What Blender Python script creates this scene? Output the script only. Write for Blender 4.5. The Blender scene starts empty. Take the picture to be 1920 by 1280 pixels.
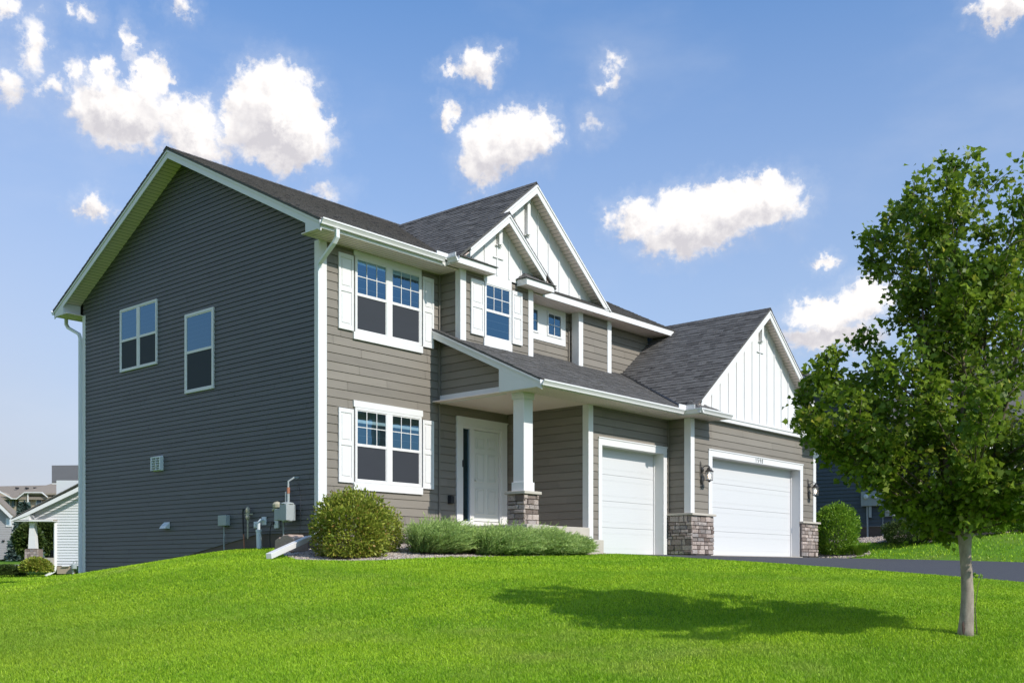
import bpy, bmesh, math, random
import numpy as np
from mathutils import Vector, Matrix
random.seed(7); RNG = np.random.default_rng(11)
C = bpy.context.scene.collection
SC = bpy.context.scene
rad = math.radians

# ------------------------------------------------------------------ camera
CAM = np.array([-13.1924, -16.5369, -0.3434]); YAW = rad(41.0412); FPX = 1971.09; HOR = 1066.5
cam_d = bpy.data.cameras.new('camera'); cam = bpy.data.objects.new('camera', cam_d); C.objects.link(cam)
cam.location = CAM; cam.rotation_euler = (rad(90), 0, YAW - rad(90))
cam_d.sensor_width = 36; cam_d.lens = FPX / 1920 * 36; cam_d.shift_y = (HOR - 640) / 1920
cam_d.clip_start = 0.1; cam_d.clip_end = 3000
SC.camera = cam

# ------------------------------------------------------------------ exposure, sun, sky
SC.view_settings.view_transform = 'Standard'; SC.view_settings.look = 'None'
SC.view_settings.gamma = 1; SC.view_settings.exposure = 0.10
SUN_EL = 37.5
sun_d = bpy.data.lights.new('sun', 'SUN'); sun = bpy.data.objects.new('sun', sun_d); C.objects.link(sun)
sun_d.energy = 4.15; sun_d.angle = rad(0.5); sun_d.color = (1, 0.955, 0.88)
tr = Vector((-0.01, math.cos(rad(SUN_EL)), -math.sin(rad(SUN_EL))))
sun.rotation_euler = tr.to_track_quat('-Z', 'Y').to_euler(); sun.location = (0, -20, 20)
w = bpy.data.worlds.new('World'); SC.world = w; w.use_nodes = True
WT = w.node_tree; WT.nodes.clear()

class NT:
    """tiny helper to write node trees"""
    def __init__(s, tree): s.t = tree
    def n(s, typ, **kw):
        nd = s.t.nodes.new(typ)
        for k, v in kw.items():
            if k == 'ins':
                for i, x in v.items():
                    if hasattr(x, 'is_output') or isinstance(x, bpy.types.NodeSocket): s.t.links.new(x, nd.inputs[i])
                    else: nd.inputs[i].default_value = x
            else: setattr(nd, k, v)
        return nd
    def math(s, op, a, b=0.0, c=None, clamp=False):
        ins = {0: a, 1: b}
        if c is not None: ins[2] = c
        return s.n('ShaderNodeMath', operation=op, use_clamp=clamp, ins=ins).outputs[0]
    def vm(s, op, a, b=(0, 0, 0), out=0):
        return s.n('ShaderNodeVectorMath', operation=op, ins={0: a, 1: b}).outputs[out]
    def mix(s, f, a, b, blend='MIX'):
        nd = s.n('ShaderNodeMix', data_type='RGBA', blend_type=blend)
        for i, x in ((0, f), (6, a), (7, b)):
            if isinstance(x, bpy.types.NodeSocket): s.t.links.new(x, nd.inputs[i])
            else: nd.inputs[i].default_value = (*x, 1) if isinstance(x, tuple) and len(x) == 3 else x
        return nd.outputs[2]
    def noise(s, vec, scale, detail=4, rough=0.55, col=False, dist=0.0):
        nd = s.n('ShaderNodeTexNoise', ins={'Vector': vec, 'Scale': scale, 'Detail': detail, 'Roughness': rough, 'Distortion': dist})
        return nd.outputs['Color' if col else 'Fac']
    def ramp(s, f, lo, hi, a=0.0, b=1.0, smooth=True):
        nd = s.n('ShaderNodeMapRange', interpolation_type='SMOOTHSTEP' if smooth else 'LINEAR', ins={0: f, 1: lo, 2: hi, 3: a, 4: b})
        return nd.outputs[0]

SKYT = (.92, 1.60, 2.12); HZC = (5.9, 5.95, 6.6)
def build_sky():
    T = NT(WT)
    sky = T.n('ShaderNodeTexSky', sky_type='NISHITA', sun_disc=False, sun_elevation=rad(SUN_EL), sun_rotation=rad(180),
              air_density=1.0, dust_density=1.3, ozone_density=2.0, altitude=250)
    co = T.n('ShaderNodeTexCoord').outputs['Generated']
    # direction -> azimuth (deg, right of the heading) and elevation (deg)
    rot = T.n('ShaderNodeVectorRotate', rotation_type='Z_AXIS', ins={'Vector': co, 'Angle': rad(90) - YAW}).outputs[0]
    sp = T.n('ShaderNodeSeparateXYZ', ins={0: rot})
    az = T.math('MULTIPLY', T.math('ARCTAN2', sp.outputs[0], sp.outputs[1]), 57.2958)
    el = T.math('MULTIPLY', T.math('ARCSINE', sp.outputs[2]), 57.2958)
    P = T.n('ShaderNodeCombineXYZ', ins={0: az, 1: el, 2: 0.0}).outputs[0]
    # pale haze low in the sky, richer towards the left
    blobs = [ # azimuth, elevation, radii (deg), density
        (-20.45, 22.04, 2.46, 1.57, 1.0), (-18.9, 23.86, 0.99, 1.03, 0.8), (-21.34, 23.76, 0.81, 0.68, 0.6), (-17.2, 21.95, 1.88, 1.3, 0.8), (-16.53, 20.93, 1.62, 0.97, 0.6), (-12.72, 23.33, 2.46, 2.0, 1.15), (-12.31, 21.67, 2.66, 1.5, 1.0), (-10.63, 22.76, 1.01, 1.2, 0.7), (-14.78, 22.07, 0.82, 1.43, 0.6), (-24.54, 24.26, 0.82, 1.35, 0.42), (-23.69, 22.72, 0.69, 0.59, 0.4), (-25.45, 22.44, 0.86, 0.94, 0.5), (-22.59, 23.46, 0.55, 0.76, 0.36), (-19.94, 25.24, 0.41, 0.93, 0.34), (-17.46, 26.9, 0.69, 0.57, 0.36), (-22.96, 26.23, 0.45, 0.39, 0.28), (-21.97, 26.04, 0.55, 0.43, 0.28), (-25.61, 25.8, 0.81, 0.63, 0.45), (-19.29, 24.61, 0.94, 0.45, 0.3), (-21.72, 17.81, 0.86, 0.63, 0.6), (-10.07, 19.31, 0.96, 0.56, 0.3), (-1.74, 25.69, 1.22, 0.89, 0.62), (-3.19, 25.33, 0.87, 0.33, 0.34), (-3.57, 23.32, 0.7, 0.73, 0.55), (-0.44, 22.13, 2.38, 1.48, 0.95), (1.45, 22.37, 1.22, 1.13, 0.7), (-1.6, 20.99, 1.45, 1.06, 0.6), (6.8, 18.17, 1.43, 1.09, 0.75), (5.22, 18.22, 0.4, 0.68, 0.3), (9.79, 18.56, 2.66, 1.28, 0.95), (12.58, 18.77, 2.87, 1.31, 1.0), (8.8, 17.18, 2.12, 1.15, 0.75), (15.05, 18.79, 0.81, 1.15, 0.45), (10.91, 17.33, 1.95, 0.91, 0.6), (16.66, 13.17, 2.11, 0.89, 0.8), (18.56, 13.69, 1.42, 1.24, 0.85), (16.93, 11.91, 2.62, 0.8, 0.75), (16.4, 15.67, 0.59, 0.41, 0.5), (25.14, 25.88, 1.46, 0.85, 0.8), (5.51, 25.45, 0.75, 0.42, 0.32), (5.13, 24.73, 0.63, 0.38, 0.3), (4.58, 22.73, 0.58, 0.49, 0.22),
        (-60, 25, 14, 6, 1.0), (70, 22, 13, 6, 1.0), (120, 30, 14, 7, 1.0), (-120, 26, 15, 6, 1.0), (165, 20, 12, 5, .9), (40, 40, 6, 4, .8)]
    # domain warp: large billows and small curls
    w1 = T.vm('MULTIPLY', T.vm('SUBTRACT', T.noise(P, .62, 3, .5, col=True), (.5, .5, .5)), (2.1, 1.7, 0))
    w2 = T.vm('MULTIPLY', T.vm('SUBTRACT', T.noise(P, 1.9, 8, .66, col=True), (.5, .5, .5)), (1.7, 1.45, 0))
    Pw = T.vm('ADD', T.vm('ADD', P, w1), w2)
    def field(Q):
        acc = None
        for a, e, ra, re, st in blobs:
            d = T.vm('LENGTH', T.vm('MULTIPLY', T.vm('SUBTRACT', Q, (a, e, 0)), (1 / ra, 1 / re, 0)), out='Value')
            v = T.math('MULTIPLY', T.math('SUBTRACT', 1.16, d), st)
            acc = v if acc is None else T.math('SMOOTH_MAX', acc, v, .22)
        return acc
    B = field(Pw)
    n1 = T.noise(P, 1.1, 8, .6)
    D = T.math('ADD', B, T.math('MULTIPLY', T.math('SUBTRACT', n1, .5), .45))
    alpha = T.math('MAXIMUM', T.math('POWER', T.ramp(D, -.04, .42), 1.1), T.math('MULTIPLY', T.ramp(B, -.45, .3), .14))
    # sunlit from the right and above, soft greyer bases
    q1 = T.noise(P, .95, 6, .58); q2 = T.noise(T.vm('ADD', P, (.22, .42, 0)), .95, 6, .58)
    lit = T.math('MULTIPLY', T.math('SUBTRACT', q1, q2), 1.5)
    up = field(T.vm('ADD', Pw, (.35, 1.3, 0)))
    lowf = field(T.vm('ADD', Pw, (-.25, -1.1, 0)))
    dn = T.ramp(T.math('SUBTRACT', up, lowf), -.55, 1.0)
    thick = T.ramp(D, .25, 1.1)
    sh = T.math('SUBTRACT', T.math('ADD', 1.0, lit), T.math('MULTIPLY', T.math('MULTIPLY', dn, T.math('ADD', .72, T.math('MULTIPLY', thick, .28))), 1.15), clamp=True)
    cc = T.mix(sh, (6.7, 6.5, 6.9), (11.0, 10.6, 10.3))
    ci = T.noise(T.vm('MULTIPLY', P, (.05, .11, 1)), 1.0, 6, .55)
    cim = T.math('MULTIPLY', T.ramp(ci, .46, .76), .20)
    skb = T.mix(1.0, sky.outputs[0], SKYT, 'MULTIPLY')
    hz = T.math('ADD', T.ramp(el, 0, 33, .82, 0.0, smooth=False), T.math('MULTIPLY', T.ramp(az, -8, -30, 0, .22), T.ramp(el, 34, 4)), clamp=True)
    skyc = T.mix(hz, skb, HZC)
    skyc = T.mix(cim, skyc, (8.0, 8.3, 9.0))
    col = T.mix(alpha, skyc, cc)
    bg = T.n('ShaderNodeBackground', ins={0: col, 1: 0.096})
    out = T.n('ShaderNodeOutputWorld', ins={0: bg.outputs[0]})
build_sky()

# ------------------------------------------------------------------ materials
MATS = {}
def mat(name, fn):
    m = bpy.data.materials.new(name); m.use_nodes = True; m.node_tree.nodes.clear()
    T = NT(m.node_tree)
    b = fn(T)
    o = T.n('ShaderNodeOutputMaterial', ins={0: b.outputs[0] if hasattr(b, 'outputs') else b})
    MATS[name] = m; return m
def tint(T): return T.n('ShaderNodeAttribute', attribute_name='tint').outputs['Fac']
def pos(T): return T.n('ShaderNodeNewGeometry').outputs['Position']
def bump(T, h, st, dist=.01): return T.n('ShaderNodeBump', ins={'Height': h, 'Strength': st, 'Distance': dist}).outputs[0]
def pb(T, col, rough=.6, spec=.4, normal=None, **kw):
    ins = {'Base Color': col if not (isinstance(col, tuple) and len(col) == 3) else (*col, 1), 'Roughness': rough, 'Specular IOR Level': spec}
    if normal is not None: ins['Normal'] = normal
    ins.update(kw)
    return T.n('ShaderNodeBsdfPrincipled', ins=ins)
def paint(name, col, var=.10, rough=.55, spec=.35, ns=(1.2, 1.2, 6), dirt=.0, b=.12, bs=60):
    def f(T):
        p = pos(T)
        g = T.noise(T.vm('MULTIPLY', p, ns), 1.0, 5, .6)
        k = T.math('ADD', T.math('MULTIPLY', T.math('SUBTRACT', g, .5), var * 1.6), T.math('MULTIPLY', T.math('SUBTRACT', tint(T), .5), var))
        k = T.math('ADD', k, 1.0)
        c = T.mix(1.0, (*col, 1), T.n('ShaderNodeCombineColor', ins={0: k, 1: k, 2: k}).outputs[0], 'MULTIPLY')
        if dirt:
            d = T.ramp(T.noise(T.vm('MULTIPLY', p, (2.5, 2.5, .8)), 1.0, 6, .65), .5, .8, 0, dirt)
            c = T.mix(d, c, (col[0] * .6, col[1] * .57, col[2] * .5))
        h = T.noise(T.vm('MULTIPLY', p, (.25, .25, 1)), bs, 3, .6)
        return pb(T, c, rough, spec, bump(T, h, b, .004))
    return mat(name, f)
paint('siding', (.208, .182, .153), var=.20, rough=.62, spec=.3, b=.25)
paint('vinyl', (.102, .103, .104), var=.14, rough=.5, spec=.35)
paint('trim', (.70, .68, .67), var=.035, rough=.45, dirt=.10)
paint('trim_cool', (.70, .71, .72), var=.03, rough=.4, dirt=.06)
paint('soffit', (.86, .71, .66), var=.04, rough=.5)
paint('soffit_line', (.30, .28, .25), var=.04, rough=.5)  # dark strips painted in for the shade inside soffit grooves
paint('foundation', (.115, .092, .078), var=.25, rough=.8, ns=(3, 3, 3), b=.4, bs=40)
paint('concrete', (.46, .41, .35), var=.22, rough=.85, ns=(3, 3, 3), dirt=.25, b=.4, bs=50)
paint('gasgrey', (.34, .37, .37), var=.15, rough=.5, ns=(8, 8, 8))
paint('pvc', (.62, .66, .68), var=.06, rough=.4)
paint('tanpipe', (.42, .38, .28), var=.25, rough=.55, ns=(20, 20, 20))
paint('copper', (.36, .15, .09), var=.25, rough=.5, ns=(10, 10, 10))
paint('black', (.022, .022, .024), var=.2, rough=.4)
paint('bronze', (.030, .026, .024), var=.3, rough=.35, spec=.6)
paint('screen_dark', (.030, .038, .050), var=.1, rough=.7, spec=.3)
paint('screen', (.038, .041, .050), var=.10, rough=.75, spec=.2)
paint('unlit_room', (.018, .019, .021), var=.3, rough=.9, spec=.05)  # near-black sheet behind the panes, standing in for unlit interiors
paint('blind', (.85, .85, .80), var=.05, rough=.6)
paint('slate_blue', (.080, .100, .118), var=.12, rough=.6)
paint('white_siding', (.62, .62, .63), var=.04, rough=.5)
paint('pale_siding', (.60, .66, .72), var=.05, rough=.5)
paint('grey_siding', (.36, .34, .34), var=.06, rough=.6)
paint('dark_siding', (.060, .058, .062), var=.1, rough=.6)
paint('tan_siding', (.37, .30, .225), var=.08, rough=.7)
paint('number_metal', (.22, .23, .22), var=.1, rough=.35)
paint('bark', (.31, .255, .208), var=1.0, rough=.85, ns=(22, 22, 9), b=1.0, bs=24, dirt=.6)
paint('twig', (.13, .10, .075), var=.3, rough=.8)
paint('rubber', (.012, .012, .012), var=.1, rough=.6)
paint('wound', (.075, .045, .035), var=.4, rough=.8, ns=(30, 30, 30))

def roofmat(name, c0, c1):
    def f(T):
        p = pos(T); t = tint(T)
        g = T.noise(p, 55, 3, .7); big = T.noise(p, 1.1, 3, .5)
        c = T.mix(T.math('POWER', t, .6), c0, c1)
        c = T.mix(T.ramp(g, .35, .7, 0, .55), c, (c1[0] * 1.6, c1[1] * 1.45, c1[2] * 1.4))
        c = T.mix(T.math('MULTIPLY', big, .25), c, (c0[0] * .8, c0[1] * .8, c0[2] * .8))
        return pb(T, c, .9, .25, bump(T, g, .7, .01))
    mat(name, f)
roofmat('shingle', (.042, .041, .040), (.132, .128, .124))
roofmat('shingle_far', (.065, .065, .062), (.13, .13, .122))
roofmat('shingle_brown', (.16, .135, .108), (.26, .222, .18))

def fglass(T):
    fc = T.n('ShaderNodeLayerWeight', ins={'Blend': .5}).outputs['Facing']
    k = T.math('ADD', T.math('MULTIPLY', T.math('POWER', fc, 4.0), .70), .24, clamp=True)
    tr_ = T.n('ShaderNodeBsdfTransparent', ins={0: (.55, .64, .68, 1)})
    wob = bump(T, T.noise(pos(T), 1.6, 2, .5), .06, .05)
    gl = T.n('ShaderNodeBsdfGlossy', ins={0: (.36, .66, .88, 1), 'Roughness': .01, 'Normal': wob})
    return T.n('ShaderNodeMixShader', ins={0: k, 1: tr_.outputs[0], 2: gl.outputs[0]})
mat('glass', fglass)
def flamp(T):
    return T.n('ShaderNodeMixShader', ins={0: .25, 1: T.n('ShaderNodeBsdfTransparent').outputs[0], 2: T.n('ShaderNodeBsdfGlossy', ins={'Roughness': .1}).outputs[0]})
mat('lampglass', flamp)
mat('bulb', lambda T: T.n('ShaderNodeEmission', ins={0: (1, .74, .42, 1), 1: 6.0}))
def fstone(T):
    p = pos(T); t = tint(T)
    c = T.mix(t, (.19, .145, .125), (.58, .475, .42))
    t2 = T.math('FRACT', T.math('MULTIPLY', t, 7.31))
    c = T.mix(T.math('MULTIPLY', T.ramp(t2, .55, 1.0), .55), c, (.30, .29, .29))
    g = T.noise(p, 28, 6, .7)
    c = T.mix(T.ramp(g, .35, .75, 0, .5), c, (.10, .075, .062))
    return pb(T, c, .9, .2, bump(T, g, 1.0, .03))
mat('stone', fstone)
mat('mortar', lambda T: pb(T, (.13, .11, .10), .95, .1))
def fasph(T):
    p = pos(T); g = T.noise(p, 90, 3, .7); b = T.noise(p, .7, 4, .6)
    c = T.mix(g, (.030, .030, .034), (.085, .084, .092)); c = T.mix(T.math('MULTIPLY', b, .4), c, (.075, .074, .082))
    return pb(T, c, .82, .35, bump(T, g, .5, .01))
mat('asphalt', fasph)
def fsoil(T):
    p = pos(T)
    g = T.noise(p, 30, 5, .7); b = T.noise(p, .6, 4, .6)
    c = T.mix(g, (.06, .13, .012), (.15, .30, .02)); c = T.mix(T.ramp(b, .45, .75, 0, .45), c, (.20, .24, .05))
    return pb(T, c, .95, .1, bump(T, g, .8, .03))
mat('turf', fsoil)
def fgrass(T):
    p = pos(T); t = tint(T)
    sp = T.n('ShaderNodeSeparateXYZ', ins={0: p})
    # mowing bands plus slow patches (a real difference between cut and dry turf)
    # olive, drier turf on the bank at the left
    lb = T.math('MULTIPLY', T.ramp(sp.outputs[0], -3.0, -9.5), T.ramp(sp.outputs[1], -9.5, -5.0))
    pm = T.vm('MULTIPLY', p, (.9, .9, 0))
    b = T.noise(pm, .55, 4, .6); m = T.noise(T.vm('MULTIPLY', p, (.35, 1.9, 0)), 1.0, 3, .55); dry = T.noise(p, .23, 4, .7)
    c = T.mix(t, (.12, .27, .003), (.54, .74, .035))
    c = T.mix(T.ramp(b, .38, .62, 0, .55), c, (.13, .32, .008))
    c = T.mix(T.ramp(m, .40, .66, 0, .32), c, (.36, .56, .035))
    c = T.mix(T.math('MULTIPLY', lb, .5), c, (.20, .27, .035)); c = T.mix(T.ramp(dry, .54, .72, 0, .60), c, (.38, .43, .09))
    c = T.mix(T.ramp(T.math('FRACT', T.math('MULTIPLY', t, 13.7)), .90, 1.0, 0, .6), c, (.50, .52, .15))
    df = pb(T, c, .60, .22)
    tl = T.n('ShaderNodeBsdfTranslucent', ins={0: c})
    return T.n('ShaderNodeMixShader', ins={0: .26, 1: df.outputs[0], 2: tl.outputs[0]})
mat('grass', fgrass)
def leafmat(name, a, b, c2=None, f2=.1, tr_=.35, rough=.45):
    def f(T):
        t = tint(T)
        c = T.mix(t, a, b)
        if c2: c = T.mix(T.ramp(T.math('FRACT', T.math('MULTIPLY', t, 9.7)), 1 - f2, 1.0, 0, .9), c, c2)
        df = pb(T, c, rough, .35); tl = T.n('ShaderNodeBsdfTranslucent', ins={0: c})
        return T.n('ShaderNodeMixShader', ins={0: tr_, 1: df.outputs[0], 2: tl.outputs[0]})
    mat(name, f)
leafmat('maple_leaf', (.045, .105, .010), (.30, .40, .036), (.46, .42, .06), .06, tr_=.48)
leafmat('golden_leaf', (.13, .19, .018), (.46, .48, .075), (.42, .22, .08), .12)
leafmat('green_leaf', (.08, .19, .012), (.30, .46, .04), None)
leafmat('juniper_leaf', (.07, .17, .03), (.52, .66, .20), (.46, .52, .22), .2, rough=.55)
leafmat('dark_leaf', (.028, .055, .012), (.10, .14, .03), None)
leafmat('spruce_leaf', (.045, .075, .060), (.13, .18, .16), None, tr_=.1)
leafmat('straw', (.30, .26, .10), (.42, .22, .12), None)
def frock(T):
    t = tint(T)
    c = T.mix(t, (.18, .135, .11), (.60, .50, .42))
    c = T.mix(T.ramp(T.math('FRACT', T.math('MULTIPLY', t, 5.3)), .6, 1, 0, .6), c, (.33, .33, .34))
    return pb(T, c, .8, .3, bump(T, T.noise(pos(T), 60, 3), .3, .005))
mat('rock', frock)
mat('bedsoil', lambda T: pb(T, T.mix(T.noise(pos(T), 25, 5, .7), (.07, .05, .038), (.26, .20, .16)), .95, .1))
def fdoor(T):
    p = pos(T); g = T.noise(T.vm('MULTIPLY', p, (1.5, 1.5, 40)), 1.0, 4, .6)
    return pb(T, (.61, .60, .60), .42, .4, bump(T, g, .35, .004))
mat('doorpaint', fdoor)
mat('entrypaint', lambda T: pb(T, (.68, .68, .65), .4, .4))
def fsplash(T):
    p = pos(T); g = T.noise(p, 18, 5, .7)
    return pb(T, T.mix(g, (.30, .20, .155), (.52, .40, .33)), .9, .2, bump(T, g, .5, .01))
mat('tanblock', fsplash)

# ------------------------------------------------------------------ mesh helpers
class MB:
    def __init__(s): s.v = []; s.f = []; s.t = []
    def face(s, pts, t=.5):
        i = len(s.v); s.v += [tuple(p) for p in pts]; s.f.append(tuple(range(i, i + len(pts)))); s.t.append(t)
    def hexa(s, P, t=.5):   # P: 4 bottom + 4 top (same order)
        i = len(s.v); s.v += [tuple(p) for p in P]
        for q in ((3, 2, 1, 0), (4, 5, 6, 7), (0, 1, 5, 4), (1, 2, 6, 5), (2, 3, 7, 6), (3, 0, 4, 7)):
            s.f.append(tuple(i + k for k in q)); s.t.append(t)
    def box(s, x0, x1, y0, y1, z0, z1, t=.5):
        s.hexa([(x0, y0, z0), (x1, y0, z0), (x1, y1, z0), (x0, y1, z0), (x0, y0, z1), (x1, y0, z1), (x1, y1, z1), (x0, y1, z1)], t)
    def prism(s, pts, vec, t=.5):
        n = len(pts); i = len(s.v); vec = Vector(vec)
        s.v += [tuple(p) for p in pts] + [tuple(Vector(p) + vec) for p in pts]
        s.f.append(tuple(range(i, i + n))); s.f.append(tuple(range(i + 2 * n - 1, i + n - 1, -1))); s.t += [t, t]
        for k in range(n):
            k2 = (k + 1) % n; s.f.append((i + k, i + n + k, i + n + k2, i + k2)); s.t.append(t)
    def tube(s, pts, r, n=10, t=.5, cap=True, sq=None):
        pts = [Vector(p) for p in pts]; rs = r if isinstance(r, (list, tuple)) else [r] * len(pts)
        i0 = len(s.v); up = None
        for k, p in enumerate(pts):
            d = (pts[min(k + 1, len(pts) - 1)] - pts[max(k - 1, 0)]).normalized()
            if up is None:
                up = Vector((0, 0, 1)) if abs(d.z) < .9 else Vector((1, 0, 0))
            a = d.cross(up).normalized(); b = a.cross(d).normalized(); up = b
            for j in range(n):
                th = 2 * math.pi * (j + (.5 if sq else 0)) / n
                ca, sa = math.cos(th), math.sin(th)
                if sq: ca = math.copysign(sq[0], ca); sa = math.copysign(sq[1], sa)
                else: ca *= rs[k]; sa *= rs[k]
                s.v.append(tuple(p + a * ca + b * sa))
        for k in range(len(pts) - 1):
            for j in range(n):
                j2 = (j + 1) % n; s.f.append((i0 + k * n + j, i0 + k * n + j2, i0 + (k + 1) * n + j2, i0 + (k + 1) * n + j)); s.t.append(t)
        if cap:
            s.f.append(tuple(i0 + j for j in range(n - 1, -1, -1))); s.t.append(t)
            e = i0 + (len(pts) - 1) * n; s.f.append(tuple(e + j for j in range(n))); s.t.append(t)
    def lathe(s, c, prof, n=16, axis='z', t=.5):
        i0 = len(s.v); c = Vector(c)
        for r, h in prof:
            for j in range(n):
                a = 2 * math.pi * j / n; x, y = r * math.cos(a), r * math.sin(a)
                o = {'z': (x, y, h), 'y': (x, h, y), 'x': (h, x, y)}[axis]; s.v.append(tuple(c + Vector(o)))
        for k in range(len(prof) - 1):
            for j in range(n):
                j2 = (j + 1) % n; s.f.append((i0 + k * n + j, i0 + k * n + j2, i0 + (k + 1) * n + j2, i0 + (k + 1) * n + j)); s.t.append(t)
        s.f.append(tuple(i0 + j for j in range(n))); s.t.append(t)
        e = i0 + (len(prof) - 1) * n; s.f.append(tuple(e + j for j in range(n))); s.t.append(t)
    def build(s, name, m, parent=None, smooth=False, bevel=0, fix=True):
        me = bpy.data.meshes.new(name); me.from_pydata(s.v, [], s.f)
        a = me.attributes.new('tint', 'FLOAT', 'FACE'); a.data.foreach_set('value', np.array(s.t, 'f'))
        me.materials.append(MATS[m])
        if fix:
            b = bmesh.new(); b.from_mesh(me); bmesh.ops.recalc_face_normals(b, faces=b.faces); b.to_mesh(me); b.free()
        if smooth: me.polygons.foreach_set('use_smooth', [True] * len(me.polygons))
        o = bpy.data.objects.new(name, me); C.objects.link(o)
        if parent: o.parent = parent
        if bevel:
            md = o.modifiers.new('b', 'BEVEL'); md.width = bevel; md.segments = 2; md.limit_method = 'ANGLE'
        return o
def rawmesh(name, V, F, tints, m, parent=None, k=4):
    """fast numpy mesh: V (n,3), F (m,k) indices"""
    me = bpy.data.meshes.new(name)
    me.vertices.add(len(V)); me.vertices.foreach_set('co', np.ascontiguousarray(V, 'f').ravel())
    me.loops.add(F.size); me.loops.foreach_set('vertex_index', np.ascontiguousarray(F, 'i').ravel())
    me.polygons.add(len(F)); me.polygons.foreach_set('loop_start', np.arange(0, F.size, k, dtype='i'))
    me.update(calc_edges=True)
    a = me.attributes.new('tint', 'FLOAT', 'FACE'); a.data.foreach_set('value', np.ascontiguousarray(tints, 'f'))
    me.materials.append(MATS[m])
    o = bpy.data.objects.new(name, me); C.objects.link(o)
    if parent: o.parent = parent
    return o
def thing(name, label, cat, loc=(0, 0, 0), group=None, rotz=0):
    o = bpy.data.objects.new(name, None); C.objects.link(o); o.empty_display_size = .2
    o.location = (0, 0, 0) if loc is None else loc; o.rotation_euler = (0, 0, rotz)
    o['label'] = label; o['category'] = cat
    if group: o['group'] = group
    return o
def rel(parent, o):      # mesh built in world coordinates, parent stands at its base
    o.parent = parent; o.matrix_parent_inverse = Matrix.Identity(4)
    o.data.transform(Matrix.Translation(-Vector(parent.location))); return o
def struct(o): o['kind'] = 'structure'; return o
def stuff(o, label, cat): o['kind'] = 'stuff'; o['label'] = label; o['category'] = cat; return o

def clip(poly, a, b, c):           # keep a*u+b*v+c >= 0
    out = []
    for i in range(len(poly)):
        p, q = poly[i], poly[(i + 1) % len(poly)]
        dp = a * p[0] + b * p[1] + c; dq = a * q[0] + b * q[1] + c
        if dp >= 0: out.append(p)
        if (dp >= 0) != (dq >= 0):
            k = dp / (dp - dq); out.append((p[0] + (q[0] - p[0]) * k, p[1] + (q[1] - p[1]) * k))
    return out
def lap(mb, O, U, V, N, poly, e, t, v0=0.0, lmin=3.66, lmax=3.66, jit=0.0, base=0.0, skirt=False, rnd=None, groove=0.0, deep=0.0, gap=0.0):
    """courses of overlapping boards / shingles on the plane O + uU + vV, convex outline poly in (u, v)"""
    rnd = rnd or random; O, U, V, N = map(Vector, (O, U, V, N))
    vmin = min(p[1] for p in poly); vmax = max(p[1] for p in poly)
    k = math.floor((vmin - v0) / e)
    while v0 + k * e < vmax - 1e-4:
        a = v0 + k * e; b = a + e; k += 1
        row = clip(clip(poly, 0, 1, -a), 0, -1, b - groove)
        if len(row) < 3: continue
        u = min(p[0] for p in row); ue = max(p[0] for p in row); u -= rnd.random() * lmax
        while u < ue:
            L = rnd.uniform(lmin, lmax); pc = clip(clip(row, 1, 0, -u - gap), -1, 0, u + L - gap); u += L
            if len(pc) < 3: continue
            j = rnd.random() * jit; tn = rnd.random()
            fr = [O + U * p[0] + V * p[1] + N * (base + j + t * (1 - (p[1] - a) / e)) for p in pc]
            mb.face(fr, tn)
            for i in range(len(pc)):
                p, q = pc[i], pc[(i + 1) % len(pc)]
                if (abs(p[1] - a) < 1e-6 and abs(q[1] - a) < 1e-6) or skirt:
                    A = O + U * p[0] + V * p[1] - N * deep; Bq = O + U * q[0] + V * q[1] - N * deep
                    mb.face([fr[i], fr[(i + 1) % len(pc)], Bq, A], 0.1 if skirt else tn)  # skirts tinted dark: black cut edges plus painted shadow lines under the tabs
def front(Y): return ((0, Y, 0), (1, 0, 0), (0, 0, 1), (0, -1, 0))
def leftp(X): return ((X, 0, 0), (0, 1, 0), (0, 0, 1), (-1, 0, 0))
class PL:
    """wall-local boxes: plane 'y' (front wall, faces -Y) or 'x' (left wall, faces -X)"""
    def __init__(s, ax, val): s.ax = ax; s.val = val
    def box(s, mb, u0, u1, z0, z1, d0, d1, t=.5):
        if s.ax == 'y': mb.box(u0, u1, s.val - d1, s.val - d0, z0, z1, t)
        else: mb.box(s.val - d1, s.val - d0, u0, u1, z0, z1, t)
    def quad(s, mb, u0, u1, z0, z1, d): mb.face([s.pt(u0, z0, d), s.pt(u1, z0, d), s.pt(u1, z1, d), s.pt(u0, z1, d)])
    def pt(s, u, z, d): return (u, s.val - d, z) if s.ax == 'y' else (s.val - d, u, z)

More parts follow.
